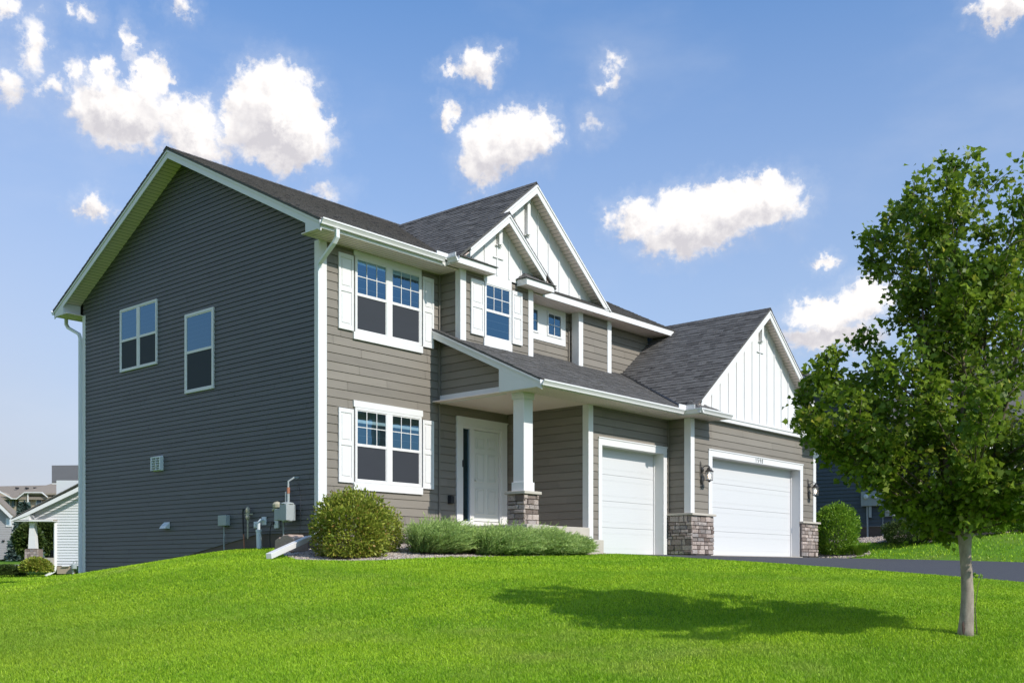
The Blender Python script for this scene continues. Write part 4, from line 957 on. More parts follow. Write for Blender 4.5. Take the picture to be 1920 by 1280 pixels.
# ------------------------------------------------------------------ plants
def leaf_mesh(name, m, pts, nrm_dirs, size, parent, shape, rng, tints=None):
    """one leaf per point, shape: (k,2) outline in the leaf plane (x along the leaf)"""
    n = len(pts); k = len(shape); sz = size * rng.uniform(.6, 1.25, (n, 1, 1))
    d = nrm_dirs + rng.normal(0, .55, (n, 3)); d /= np.linalg.norm(d, axis=1, keepdims=True)          # leaf axis
    r_ = rng.normal(0, 1, (n, 3)); s_ = np.cross(d, r_); s_ /= np.linalg.norm(s_, axis=1, keepdims=True); nn = np.cross(d, s_)
    fold = np.abs(shape[:, 1]) * .35
    V = pts[:, None] + sz * (shape[None, :, :1] * d[:, None] + shape[None, :, 1:] * s_[:, None] + fold[None, :, None] * nn[:, None])
    F = np.arange(n * k).reshape(n, k)
    t = rng.random(n) if tints is None else tints
    o = rawmesh(name, V.reshape(-1, 3), F, t, m, k=k); return rel(parent, o) if parent else o
OVAL = np.array([(0, 0), (.35, .22), (.7, .18), (1, 0), (.7, -.18), (.35, -.22)])
MAPLE = np.array([(0, 0), (.12, .30), (.05, .48), (.34, .36), (.40, .62), (.60, .28), (1.0, 0), (.60, -.28), (.40, -.62), (.34, -.36), (.05, -.48), (.12, -.30)])
def shell_points(n, rad_, rng, lo=.72, bumps=6, amp=.12, flat=.35, box=2.0):
    d = rng.normal(0, 1, (n, 3)); d /= np.linalg.norm(d, axis=1, keepdims=True); d[:, 2] = np.where(d[:, 2] < -flat, -d[:, 2], d[:, 2])
    bx = 1 / ((np.abs(d) ** box).sum(1)) ** (1 / box)
    ph = rng.uniform(0, 6.28, (bumps, 3)); fq = rng.uniform(1.5, 4.5, (bumps, 3)); s_ = sum(np.sin((d * fq[i] + ph[i]).sum(1) * 1.6) for i in range(bumps)) / bumps
    r_ = (1 + amp * 2 * s_) * rng.uniform(lo ** 2, 1, n) ** .5
    tip = rng.random(n) < .03; r_ = np.where(tip, r_ * rng.uniform(1.02, 1.13, n), r_)
    return d * (r_ * bx)[:, None] * np.array(rad_), d
def shrub(name, lab, c, rad_, n, m, lsize, seed, cat='shrub', group=None, amp=.12, lo=.70, box=2.6, zc=.86):
    rng = np.random.default_rng(seed); base = (c[0], c[1], gz(c[0], c[1]))
    t = thing(name, lab, cat, base, group)
    p, d = shell_points(n, rad_, rng, lo=lo, amp=amp, flat=.92, box=box); ctr = np.array([c[0], c[1], base[2] + rad_[2] * zc])
    p = p + ctr; p[:, 2] = np.where(p[:, 2] < base[2] + .03, base[2] + .03 + rng.random(n) * .12, p[:, 2])
    leaf_mesh('foliage', m, p, d + np.array([0, 0, .5]), lsize, t, OVAL, rng)
    st = MB()
    for i in range(26):
        a = rng.uniform(0, 6.28); q = Vector(ctr) + Vector((math.cos(a) * rad_[0], math.sin(a) * rad_[1], rng.uniform(-.1, .7) * rad_[2])) * .82
        b0 = Vector((c[0] + rng.normal(0, .06), c[1] + rng.normal(0, .06), base[2])); mid = b0.lerp(q, .5) + Vector((0, 0, .1)); st.tube([b0, mid, q], [.012, .008, .004], 5)
    rel(t, st.build('stem', 'twig')); return t
shrub('shrub', 'large rounded golden-green shrub beside the front corner of the house', (-.47, -1.50), (.63, .62, .60), 17000, 'golden_leaf', .064, 3, amp=.17, box=3.0, lo=.62)
shrub('shrub', 'small golden shrub squeezed between the big rounded shrub and the junipers', (.50, -1.25), (.40, .40, .44), 6500, 'golden_leaf', .048, 5)
shrub('shrub', 'bright green rounded bush at the right corner of the garage', (16.75, -3.25), (.66, .66, .80), 15000, 'green_leaf', .066, 6, amp=.10, box=2.3, lo=.62)
def juniper(c, rx, ry, hgt, n, lab, seed, lean=(.5, -.2), group='junipers along the front bed'):
    rng = np.random.default_rng(seed); base = (c[0], c[1], gz(*c)); t = thing('juniper', lab, 'juniper', base, group)
    # arching sprays, each a spine with short needles
    a = rng.uniform(0, 6.283, n); k = rng.uniform(0, 1, n) ** .5
    b0 = np.stack([c[0] + np.cos(a) * rx * k * .75, c[1] + np.sin(a) * ry * k * .75, np.full(n, base[2]) + rng.uniform(.02, hgt * .6, n) * (1.1 - k * .5)], -1)
    dr_ = np.stack([np.cos(a) * .55 * k + lean[0] + rng.normal(0, .22, n), np.sin(a) * .55 * k + lean[1] + rng.normal(0, .22, n), rng.uniform(.35, 1.0, n)], -1); dr_ /= np.linalg.norm(dr_, axis=1, keepdims=True)
    L = rng.uniform(.18, .42, n) * (hgt / .5)
    m_ = 26; s_ = np.linspace(.0, 1, m_)[None, :, None]
    sp = b0[:, None] + dr_[:, None] * L[:, None, None] * s_ + np.array([0, 0, -1]) * (s_ ** 2) * (L * .22)[:, None, None]
    P = sp.reshape(-1, 3); N_ = len(P)
    ax = np.repeat(dr_, m_, 0) + rng.normal(0, .50, (N_, 3)); ax /= np.linalg.norm(ax, axis=1, keepdims=True)
    r_ = rng.normal(0, 1, (N_, 3)); sd_ = np.cross(ax, r_); sd_ /= np.linalg.norm(sd_, axis=1, keepdims=True)
    ln = rng.uniform(.035, .075, (N_, 1)); wd = .0060
    V = np.stack([P - sd_ * wd, P + sd_ * wd, P + ax * ln], 1)
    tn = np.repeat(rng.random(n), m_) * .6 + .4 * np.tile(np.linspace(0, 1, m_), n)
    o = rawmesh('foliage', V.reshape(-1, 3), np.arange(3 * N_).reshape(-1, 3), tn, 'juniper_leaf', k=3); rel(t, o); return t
juniper((1.35, -2.05), .92, .60, .68, 4200, 'left juniper, tallest, beside the small golden shrub', 11)
juniper((2.50, -2.72), 1.05, .50, .60, 4600, 'middle juniper in front of the porch column', 12)
juniper((3.55, -2.88), .90, .40, .58, 4400, 'right juniper reaching toward the single garage door', 13)
juniper((4.38, -2.92), .40, .30, .44, 1900, 'low outermost juniper tip by the garage corner board', 14)

def blades_clump(name, lab, cat, c, n, h, spread, m, seed, wd=.006, group=None):
    rng = np.random.default_rng(seed); base = (c[0], c[1], gz(*c)); t = thing(name, lab, cat, base, group)
    a = rng.uniform(0, 6.28, n); r_ = rng.uniform(0, .12, n); L = h * rng.uniform(.6, 1.1, n); out = rng.uniform(.1, 1, n) * spread
    V = []; F = []; T_ = []
    for i in range(n):
        ca, sa = math.cos(a[i]), math.sin(a[i]); p0 = np.array([c[0] + ca * r_[i], c[1] + sa * r_[i], base[2]]); s_ = np.array([-sa, ca, 0]) * wd
        p1 = p0 + np.array([ca * out[i] * .35, sa * out[i] * .35, L[i] * .7]); p2 = p0 + np.array([ca * out[i], sa * out[i], L[i] * (.95 - .3 * out[i] / spread)])
        k = len(V); V += [p0 - s_, p0 + s_, p1 + s_, p1 - s_, p2, p2]; F += [(k, k + 1, k + 2, k + 3), (k + 3, k + 2, k + 4, k + 5)]; tt = rng.random(); T_ += [tt, tt]
    o = rawmesh('blades', np.array(V), np.array(F), np.array(T_), m); rel(t, o); return t
blades_clump('ornamental_grass', 'tuft of long grass at the foot of the green bush by the garage', 'grass tuft', (16.55, -4.05), 420, .42, .42, 'green_leaf', 21)
blades_clump('ornamental_grass', 'thin pale grass tuft beside the garage bush near the lawn', 'grass tuft', (17.15, -3.95), 260, .36, .40, 'green_leaf', 22)

# ---- the maple
TB = at(1810, 10.4, 1187); TBX, TBY, TBZ = TB; TBZ = gz(TBX, TBY)
tree = thing('maple_tree', 'young maple tree with smooth pale trunk standing on the front lawn', 'tree', (TBX, TBY, TBZ))
tree.scale = (.94, .94, .91)
def maple():
    rng = np.random.default_rng(5); rn = random.Random(5)
    R3 = Vector((R2[0], R2[1], 0)); F3 = Vector((F2[0], F2[1], 0)); UP = Vector((0, 0, 1)); B0 = Vector((TBX, TBY, TBZ))
    tk = MB()
    hs = [0, .06, .2, .45, .7, .9, 1.05, 1.18]; rs_ = [.086, .077, .070, .062, .057, .058, .068, .078]
    pts = [B0 + UP * h + R3 * (.018 * math.sin(h * 4.2) + .012 * h) for h in hs]; pts[0] = pts[0] - UP * .05
    tk.tube(pts, rs_, 18); 
    o = rel(tree, tk.build('trunk', 'bark', smooth=True))
    wd = MB(); 
    q = B0 - R3 * .05 - F3 * .055
    wd.prism([q + UP * .01, q + UP * .0 + R3 * .05 - F3 * .01, q + UP * .05 + R3 * .055, q + UP * .09 + R3 * .02, q + UP * .16 + R3 * .004, q + UP * .12 - R3 * .012], -F3 * .012 - R3 * .004); wd_o = rel(tree, wd.build('bark_wound', 'wound', bevel=.008))
    prof = [(1.05, .45), (1.4, .85), (1.8, 1.28), (2.2, 1.58), (2.6, 1.62), (2.95, 1.48), (3.25, 1.04), (3.8, .93), (4.4, .97), (4.8, .82), (5.05, .52), (5.3, .2)]
    def R_at(h): return float(np.interp(h, [p[0] for p in prof], [p[1] for p in prof]))
    br = MB(); LP = []; LD = []; LT = []
    top = B0 + UP * 1.15
    n_main = 42
    fork = [(R3 * .10, .2), (R3 * -.12 + F3 * .05, .0), (F3 * .1, .0), (-F3 * .12, 0)]
    LOW = [(3.14, 1.15, 2.25, 1.78), (2.85, 1.25, 2.55, 1.66), (3.45, 1.2, 2.4, 1.70), (3.05, 1.5, 2.95, 1.55), (3.3, 1.15, 2.1, 1.52), (2.75, 1.2, 2.25, 1.35), (1.6, 1.1, 1.55, .75), (4.7, 1.1, 1.5, .7), (3.9, 1.08, 1.45, .6), (2.4, 1.08, 1.4, .6), (5.6, 1.1, 1.6, .7), (0.0, 1.3, 2.5, 1.7), (.3, 1.5, 2.9, 1.6), (-.3, 1.2, 2.1, 1.5)]
    for i in range(n_main + len(LOW)):
        rn.seed(1000 + i)
        if i >= n_main:
            ang, ha, tipz, rr_ = LOW[i - n_main]; r0 = .016
        elif i < 6:
            ha = 1.05 + .04 * i; tipz = [4.85, 4.6, 4.85, 4.35, 4.75, 4.5][i]; ang = [0.3, 2.4, 4.2, 5.6, 1.3, 3.3][i]; rr_ = [.28, .62, .35, .72, .62, .60][i]
            r0 = .034
        else:
            k = (i - 6) / (n_main - 6); ha = 1.08 + 2.6 * k ** 1.2; tipz = ha + .40 + 1.0 * rn.random() + .4 * k; ang = i * 2.399 + rn.uniform(-.3, .3)
            tipz = min(tipz, 4.6)
            if i % 5 == 1 and k < .8 and math.cos(ang) > -.3: ha = 1.05 + .5 * rn.random(); tipz = ha + rn.uniform(.05, .35)
            rr_ = R_at(tipz) * rn.uniform(.80, 1.0); r0 = .019 * (1 - .5 * k)
        s0 = B0 + UP * ha + (R3 * math.cos(ang) + F3 * math.sin(ang)) * (.05 if ha < 1.4 else .12)
        tip = B0 + UP * tipz + (R3 * math.cos(ang) + F3 * math.sin(ang)) * rr_
        c1 = s0.lerp(tip, .4) + (R3 * math.cos(ang) + F3 * math.sin(ang)) * (.10 if i >= 6 else .12) - UP * (.05 if i >= 6 else .1)
        path = []
        for s_ in np.linspace(0, 1, 9):
            p = s0 * (1 - s_) ** 2 + c1 * 2 * s_ * (1 - s_) + tip * s_ ** 2; path.append(p + Vector((rn.uniform(-.02, .02), rn.uniform(-.02, .02), 0)))
        nn_ = 8 if i >= 6 else 7; br.tube(path[:nn_], [r0 * (1 - .95 * s_) + .0015 for s_ in np.linspace(0, 1, 9)][:nn_], 7)
        # side twigs
        nt = 15 if i >= 6 else 26
        for j in range(nt):
            s_ = rn.uniform(.18, 1.0) if j > 2 else 1.0; p = path[min(8, int(s_ * 8))]
            dd_ = (tip - s0).normalized(); rv = Vector((rn.gauss(0, 1), rn.gauss(0, 1), rn.gauss(.25, .7))).normalized()
            tw = (dd_ * .75 + rv * .75).normalized(); Lt = rn.uniform(.22, .52) * (1.15 - .4 * s_); e_ = p + tw * Lt
            # keep inside the crown
            rel_ = e_ - B0; hr = math.hypot(rel_.x, rel_.y); lim = R_at(rel_.z) * 1.04
            if hr > lim: sc_ = lim / hr; e_ = Vector((B0.x + rel_.x * sc_, B0.y + rel_.y * sc_, e_.z))
            sd0 = rel_.x * R3.x + rel_.y * R3.y; lowz = 1.42 if sd0 > .05 else (1.62 if sd0 < -.75 else (1.38 if sd0 < -.45 else 1.03))
            if rel_.z < lowz: e_.z = B0.z + lowz + rn.random() * .12
            br.tube([p, p.lerp(e_, .5) + UP * .02, e_], [.006, .004, .002], 4)
            nl = rn.randint(34, 54); brightness = rn.random()
            for l in range(nl):
                u_ = rn.uniform(.25, 1.08); q = p.lerp(e_, u_); o_ = Vector((rn.gauss(0, .052), rn.gauss(0, .052), rn.gauss(-.005, .045))); LP.append(q + o_); LD.append(tw * .5 + o_.normalized() * .6 + Vector((0, 0, -.25))); LT.append(min(1, max(0, brightness * .55 + rn.random() * .45)))
    ctr_path = [B0 + UP * h + R3 * .02 * math.sin(h * 2) for h in (1.1, 1.6, 2.3, 3.1, 3.7, 4.2)]; br.tube(ctr_path, [.052, .042, .030, .020, .012, .004], 10)
    rel(tree, br.build('branch', 'twig', smooth=True))
    P = np.array([tuple(p) for p in LP]); Dn = np.array([tuple(d) for d in LD]); Dn /= np.linalg.norm(Dn, axis=1, keepdims=True)
    leaf_mesh('crown', 'maple_leaf', P, Dn, .061, tree, MAPLE, rng, np.array(LT)); print('maple leaves', len(P))
maple()
# sucker shoot beside the trunk
sk = thing('sapling_shoot', 'thin leafy shoot growing beside the maple trunk', 'shoot', (*wpt(1832, 10.45), gz(*wpt(1832, 10.45))))
v = MB(); b_ = Vector(sk.location); r3 = Vector((R2[0], R2[1], 0)); v.tube([b_, b_ + Vector((0, 0, .25)) - r3 * .02, b_ + Vector((0, 0, .48)) + r3 * .01, b_ + Vector((0, 0, .60)) + r3 * .05], [.005, .004, .003, .002], 5); rel(sk, v.build('stem', 'twig'))
rg = np.random.default_rng(3); pp = np.array([tuple(b_ + Vector((0, 0, .58)) + r3 * (.02 * k)) for k in range(-2, 4)] + [tuple(b_ + Vector((0, 0, .46)) - r3 * .01)]); leaf_mesh('leaves', 'green_leaf', pp, np.tile((0, 0, .3), (len(pp), 1)) + rg.normal(0, .8, (len(pp), 3)), .055, sk, MAPLE, rg)

# ------------------------------------------------------------------ NEIGHBOUR, right
nb = thing('neighbour_house', 'dark blue neighbour house with a white front seen behind the maple', 'house', (20.5, -4.9, .7))
def npart(mb, name, m, parent=nb, fix=True, bevel=0): o = mb.build(name, m, None, fix=fix, bevel=bevel); return rel(parent, o)
mb = MB(); nr = lambda y: 6.55 - .60 * abs(y + .1)
for fr_, poly in [(leftp(20.5), [(-4.9, 1.05), (-.1, 1.05), (-.1, nr(-.1) - .1), (-4.9, nr(-4.9) - .1)]), (leftp(20.5), [(-.1, 1.05), (6.0, 1.05), (6.0, nr(6) - .1), (-.1, nr(-.1) - .1)])]: lap(mb, *fr_, poly, .125, .020, .05, 3, 3.8); mb.face([Vector(fr_[0]) + Vector(fr_[1]) * u + Vector(fr_[2]) * v_ for u, v_ in poly])
npart(mb, 'wall', 'slate_blue', fix=False)
mb = MB(); mb.box(20.53, 30, -4.87, 6, -.3, 1.05); npart(mb, 'foundation', 'foundation')
mb = MB(); lap(mb, *front(-4.9), R4(20.5, 23.6, 1.05, 3.45), .1778, .011, .05, 3, 3.8); mb.face([(20.5, -4.89, 1.0), (23.6, -4.89, 1.0), (23.6, -4.89, 3.5), (20.5, -4.89, 3.5)]); npart(mb, 'front_wall', 'white_siding', fix=False)
mb = MB(); mb.box(20.47, 20.62, -4.93, -4.901, .9, 3.45); mb.box(20.47, 20.499, -4.9, -4.78, .9, 3.45); mb.box(23.45, 23.62, -4.93, -4.901, .9, 3.45); npart(mb, 'corner_board', 'trim')
mb = MB(); lap(mb, *front(-4.2), R4(23.6, 29.6, 1.0, 4.2), .1778, .011, .05, 3, 3.8); npart(mb, 'garage_wall', 'pale_siding', fix=False)  # blue-grey colour carries the shade lying on this front wall
mb = MB(); mb.box(29.45, 29.68, -4.26, -4.205, .9, 4.2); mb.box(23.63, 29.7, -4.3, -4.2, 4.1, 4.3); npart(mb, 'corner_board', 'trim')
def proof(kind, p0, s, poly, m='shingle', seed=1, name='roof', parent=nb):
    o = roof(name, kind, p0, s, poly, None, m=m, e=.16, lm=(.5, 1.0), seed=seed); return rel(parent, o)
proof('y', (20.05, -5.45, nr(-5.45)), .60, [(20.05, -5.45), (30, -5.45), (30, -.1), (20.05, -.1)]); proof('ny', (30, 6.5, nr(6.5)), .60, [(20.05, 6.5), (30, 6.5), (30, -.1), (20.05, -.1)])
mb = MB()
for (a, b_) in ((-5.45, -.1), (-.1, 6.5)): mb.prism([(20.06, a, nr(a) - .26), (20.06, b_, nr(b_) - .26), (20.06, b_, nr(b_) - .04), (20.06, a, nr(a) - .04)], (.03, 0, 0))
mb.box(20.06, 30, -5.47, -5.44, nr(-5.45) - .2, nr(-5.45) - .02); npart(mb, 'fascia', 'trim_cool')
mb = MB(); mb.box(20.09, 30, -5.44, -4.9, 3.26, 3.28); npart(mb, 'soffit', 'soffit')
NX = PL('x', 20.5)
mb = MB(); NX.box(mb, -3.20, -2.52, 1.72, 2.20, .012, .16); o = npart(mb, 'meter_box', 'gasgrey', bevel=.01)
for y_ in (-2.70, -3.0): v = MB(); v.lathe((20.34, y_, 2.02), [(.075, 0), (.075, -.05), (.05, -.07), (.01, -.075)], 14, 'x'); v2 = v.build('meter_dial', 'pvc'); rel(nb, v2)
mb = MB(); NX.box(mb, -3.52, -3.25, 2.02, 2.24, .012, .12); npart(mb, 'utility_box', 'gasgrey', bevel=.01)
mb = MB(); NX.box(mb, -3.60, -3.30, 1.36, 1.68, .012, .12); mb.lathe((20.37, -3.40, 1.56), [(.08, 0), (.08, -.04), (.01, -.06)], 12, 'x'); npart(mb, 'utility_box', 'gasgrey', bevel=.006)
mb = MB(); mb.tube([(20.42, -2.70, 1.72), (20.42, -2.72, .65)], .03, 8); mb.tube([(20.42, -2.80, 1.72), (20.42, -2.80, 1.35)], .05, 8); mb.tube([(20.42, -3.23, 1.95), (20.42, -3.22, .72)], .014, 6); npart(mb, 'conduit', 'gasgrey')
mb = MB(); NX.box(mb, -3.98, -3.88, 1.32, 1.42, .012, .08); npart(mb, 'hose_bib', 'pvc')
# third house, dark, far right edge
h3 = thing('dark_house', 'charcoal sided house at the far right edge behind the hedge', 'house', (36, -9, 1.2))
mb = MB(); lap(mb, (33.0, -2.0, 0), (.55, -.835, 0), (0, 0, 1), (-.835, -.55, 0), R4(0, 14, 1.2, 6.0), .15, .012, .0, 3, 3.8); rel(h3, mb.build('wall', 'dark_siding', fix=False))
mb = MB(); mb.prism([(32.5, -1.4, 5.9), (40.6, -14.2, 5.9), (44, -12, 9.2), (36.5, .6, 9.2)], (0, 0, .15)); rel(h3, mb.build('roof', 'shingle'))
mb = MB(); mb.box(35.4, 35.5, -6.2, -6.1, 1.0, 6.0); rel(h3, mb.build('corner_board', 'trim'))
# hedge, shrubs and grasses by the neighbour
shrub('shrub', 'dark spreading shrub low in the bed just left of the maple trunk', (18.75, -4.65), (.85, .65, .36), 9000, 'dark_leaf', .06, 31)
shrub('shrub', 'yellow-green shrub directly behind the maple trunk in the neighbour bed', (19.15, -5.45), (.65, .6, .40), 9000, 'golden_leaf', .06, 32)
shrub('hedge', 'low green hedge mound right of the maple trunk in front of the pale wall', (20.35, -6.45), (.85, .7, .34), 12000, 'green_leaf', .06, 33, 'hedge', 'low hedge mounds right of the maple')
shrub('hedge', 'low green hedge mound at the right edge of the photo', (21.6, -7.55), (.9, .8, .36), 12000, 'green_leaf', .06, 34, 'hedge', 'low hedge mounds right of the maple')
blades_clump('ornamental_grass', 'straw-coloured feathery grass beside the neighbour\'s white corner board', 'grass tuft', wpt(1896, 37), 200, .6, .4, 'straw', 41, .012)
blades_clump('ornamental_grass', 'yellow feathery grass at the far right against the dark wall', 'grass tuft', wpt(1921, 37), 200, .6, .4, 'straw', 42, .012)

# ------------------------------------------------------------------ LEFT BACKGROUND
class Loc:
    """local frame at distance D facing the street: u to the right, w away"""
    def __init__(s, D): s.D = D
    def p(s, px_, py_, w_=0.0):
        q = CAM[:2] + F2 * (s.D + w_) + R2 * (px_ - 960) / FPX * s.D; return (q[0], q[1], CAM[2] + (HOR - py_) * s.D / FPX)
    def slab(s, mb, poly, w0, w1, t=.5):
        a = [s.p(x, y, w0) for x, y in poly]; vec = Vector(s.p(0, 0, w1)) - Vector(s.p(0, 0, w0)); mb.prism(a, vec, t)
    def rect(s, mb, x0, x1, y0, y1, w0, w1, t=.5): s.slab(mb, [(x0, y0), (x1, y0), (x1, y1), (x0, y1)], w0, w1, t)
    def lap(s, mb, poly, w_, e, t=.012):
        O = Vector(s.p(960, HOR, w_)); k = s.D / FPX; P = [((x - 960) * k, (HOR - y) * k) for x, y in poly]
        ar = sum(P[i][0] * P[(i + 1) % len(P)][1] - P[(i + 1) % len(P)][0] * P[i][1] for i in range(len(P)))
        if ar < 0: P = P[::-1]
        lap(mb, O, (R2[0], R2[1], 0), (0, 0, 1), (-F2[0], -F2[1], 0), P, e, t, 0, 3, 4)
L1 = Loc(57)
wh = thing('white_house', 'white-sided house with a corner porch at the left edge of our house', 'house', L1.p(120, 1080))
def part(root, mb, name, m, fix=True): return rel(root, mb.build(name, m, fix=fix))
mb = MB(); L1.lap(mb, [(104, 1060), (330, 1060), (330, 830), (150, 918), (104, 940)], 0, .15, .035); L1.lap(mb, [(34, 974), (104, 974), (104, 938), (80, 950)], .0, .15, .035); L1.rect(mb, 105, 330, 1060, 900, .05, 8); part(wh, mb, 'wall', 'white_siding')
mb = MB(); L1.lap(mb, [(100, 1000), (330, 1000), (330, 905), (100, 905)], 1.6, .15, .035); L1.rect(mb, 101, 330, 1000, 905, 1.65, 7); part(wh, mb, 'upper_wall', 'white_siding')
mb = MB(); L1.rect(mb, 100, 330, 915, 905, 1.5, 1.58); part(wh, mb, 'frieze', 'trim_cool')
mb = MB(); L1.rect(mb, 97, 102.5, 945, 905, 1.4, 1.59); L1.slab(mb, [(33, 975), (33, 978), (62, 968), (150, 926), (330, 832), (330, 820), (150, 918)], -.75, -.70); L1.slab(mb, [(33, 977), (62, 977), (62, 965)], -.70, 0); L1.rect(mb, 62, 66, 977, 966, -.7, 0)
L1.rect(mb, 35, 108, 978, 975, -.7, .0); L1.rect(mb, 102, 107, 1062, 975, -.06, -.01); L1.rect(mb, 85, 330, 905, 903, .8, .85); part(wh, mb, 'trim', 'trim')
mb = MB()
L1b = Loc(61.5); a, b_, c_, d_ = L1.p(85, 903, .8), L1.p(330, 903, .8), L1b.p(330, 872), L1b.p(97, 874); mb.prism([a, b_, c_, d_], (0, 0, .06), .4); e_ = L1.p(84, 903, 7.5); mb.prism([a, d_, e_], (0, 0, .05), .6)
a, b_, c_, d_ = L1.p(33, 974, -.75), L1.p(330, 819, -.75), L1.p(330, 819, 3), L1.p(33, 974, 3); mb.prism([a, b_, c_, d_], (0, 0, .05), .3); part(wh, mb, 'roof', 'shingle_far')
mb = MB(); L1.slab(mb, [(66, 977), (108, 977), (108, 974), (66, 974)], -.6, 3); L1.rect(mb, 56, 104, 1062, 1045, -.3, 3.5); part(wh, mb, 'porch_floor', 'concrete')
mb = MB(); L1.slab(mb, [(59, 1028), (73, 1028), (70, 984), (61.5, 984)], -.4, -.05); L1.rect(mb, 61, 71, 984, 978, -.42, -.03); L1.rect(mb, 80, 88, 1030, 978, 2.4, 2.7); part(wh, mb, 'porch_column', 'trim')
mb = MB(); rn = random.Random(2)
L1.rect(mb, 55, 79, 1062, 1029, -.45, .1, .2)
for i in range(7):
    x = 54.5; y0 = 1062 - i * 4.7
    while x < 79: Lx = rn.uniform(3, 7); L1.rect(mb, x, min(x + Lx - .4, 79), y0, y0 - 4.3, -.52, -.44, rn.random()); x += Lx
part(wh, mb, 'stone_base', 'stone')
mb = MB(); L1.rect(mb, 107, 135.5, 1075, 1061, -.02, .5); part(wh, mb, 'foundation', 'tan_siding')
mb = MB(); mb.tube([L1.p(105, 980, -.12), L1.p(105, 1066, -.12), L1.p(104, 1070, -.15), L1.p(92, 1080, -.5)], .05, 4, sq=(.05, .06)); mb.tube([L1.p(138, 1060, -.1), L1.p(138, 1075, -.1)], .05, 8); mb.tube([L1.p(118, 1061, -.1), L1.p(131, 1060.5, -.1)], .035, 6); part(wh, mb, 'downspout', 'trim')
mb = MB(); mb.tube([L1.p(139, 1070, -.2), L1.p(141, 1052, -.2), L1.p(147, 1050, -.2), L1.p(146, 1066, -.2)], .03, 6); mb.lathe(L1.p(143, 1062, -.3), [(.05, -.15), (.14, -.1), (.15, .1), (.05, .16)], 10); part(wh, mb, 'gas_meter', 'gasgrey')
# porch chair
ch = thing('porch_chair', 'dark metal chair on the porch of the white house', 'chair', L1.p(92, 1045, 1.2))
mb = MB(); mb.tube([L1.p(88, 1053, 1.0), L1.p(95, 1045, 1.1), L1.p(99, 1036, 1.2)], .03, 6); mb.tube([L1.p(100, 1053, 1.0), L1.p(94, 1045, 1.1)], .03, 6); part(ch, mb, 'leg', 'gasgrey')
mb = MB(); L1.slab(mb, [(80, 1045), (92, 1045), (95, 1030), (79, 1030)], 1.0, 1.5); part(ch, mb, 'seat', 'black')
def far_shrub(name, lab, D, px_, py_, rx, rz, n, m, ls, seed, cat='shrub'):
    rng = np.random.default_rng(seed); L = Loc(D); c = L.p(px_, py_); k = D / FPX; t = thing(name, lab, cat, c)
    p, d = shell_points(n, (rx * k, rx * k * .8, rz * k), rng, lo=.6, amp=.12); p = p + np.array(c) + np.array([0, 0, rz * k * .8]); p[:, 2] = np.maximum(p[:, 2], c[2] - .1)
    leaf_mesh('foliage', m, p, d, ls, t, OVAL, rng); return t
far_shrub('shrub', 'round golden-green bush in front of the white house porch', 55, 69, 1079, 27, 18, 9000, 'golden_leaf', .13, 51)
far_shrub('juniper', 'dark blue-green juniper left of the round bush by the white house', 55.5, 8, 1082, 38, 12, 9000, 'dark_leaf', .13, 52, 'juniper')
def far_tree(name, lab, D, px_, py_, w_px, h_px, n, m, ls, seed, conic=False, cat='tree'):
    rng = np.random.default_rng(seed); L = Loc(D); c = np.array(L.p(px_, py_)); k = D / FPX; t = thing(name, lab, cat, tuple(c))
    H_ = h_px * k; W_ = w_px * k / 2
    if conic:
        h = rng.uniform(0.03, 1, n) ** 1.3; lay = .80 + .20 * np.sin(h * 60); r_ = W_ * (1 - h) * lay * rng.uniform(.35, 1.05, n); a = rng.uniform(0, 6.283, n)
        p = c + np.stack([np.cos(a) * r_, np.sin(a) * r_, h * H_ - .1 * r_], -1); d = np.stack([np.cos(a), np.sin(a), -.2 + 0 * a], -1)
    else:
        p, d = shell_points(n, (W_, W_, H_ * .42), rng, lo=.45, amp=.25, flat=1.1); p = p + c + np.array([0, 0, H_ * .58])
    leaf_mesh('crown', m, p, d, ls, t, OVAL, rng)
    mb = MB(); mb.tube([tuple(c - np.array([0, 0, .5])), tuple(c + np.array([0, 0, H_ * .8]))], [H_ * .03, H_ * .01], 7); part(t, mb, 'trunk', 'twig'); return t
far_tree('spruce_tree', 'blue-green spruce behind the porch roof of the white house', 80, 46, 1050, 62, 105, 9000, 'spruce_leaf', .42, 61, True)
far_tree('tree', 'leafy green tree seen through the porch, right of the spruce', 84, 92, 1052, 46, 78, 9000, 'dark_leaf', .38, 62)
far_tree('tree', 'dark leafy tree between the grey house and the porch column', 76, 52, 1048, 40, 62, 8000, 'dark_leaf', .34, 63)
far_tree('tree', 'green tree hidden mostly behind the white house wall', 88, 130, 1050, 60, 76, 5000, 'dark_leaf', .4, 64)
# grey house
L2 = Loc(84)
gh = thing('grey_house', 'grey-sided house with a white rake at the left edge of the photo', 'house', L2.p(0, 1045))
mb = MB(); L2.lap(mb, [(-110, 1060), (25, 1060), (25, 968), (-10, 935), (-110, 845)], 0, .14, .016); L2.rect(mb, -110, 24.5, 1060, 969, .05, 8); part(gh, mb, 'wall', 'grey_siding')
mb = MB(); L2.slab(mb, [(-10, 930), (28, 967), (28, 972), (24, 971), (-12, 936)], -.5, -.42); L2.slab(mb, [(-110, 836), (-10, 930), (-10, 936), (-110, 842)], -.5, -.42); L2.rect(mb, 23.4, 25.4, 1060, 970, -.05, -.01); L2.rect(mb, 11.5, 22.5, 987, 971, -.06, -.01); part(gh, mb, 'trim', 'trim')
mb = MB(); L2.rect(mb, 13.5, 20.5, 984.5, 973.5, -.08, -.065); part(gh, mb, 'window', 'pale_siding')
a, b_ = L2.p(28, 966, -.5), L2.p(-110, 835, -.5); c_, d_ = L2.p(-190, 835, 9), L2.p(-52, 966, 9); mb = MB(); mb.prism([a, b_, c_, d_], (0, 0, .12)); part(gh, mb, 'roof', 'shingle_brown')
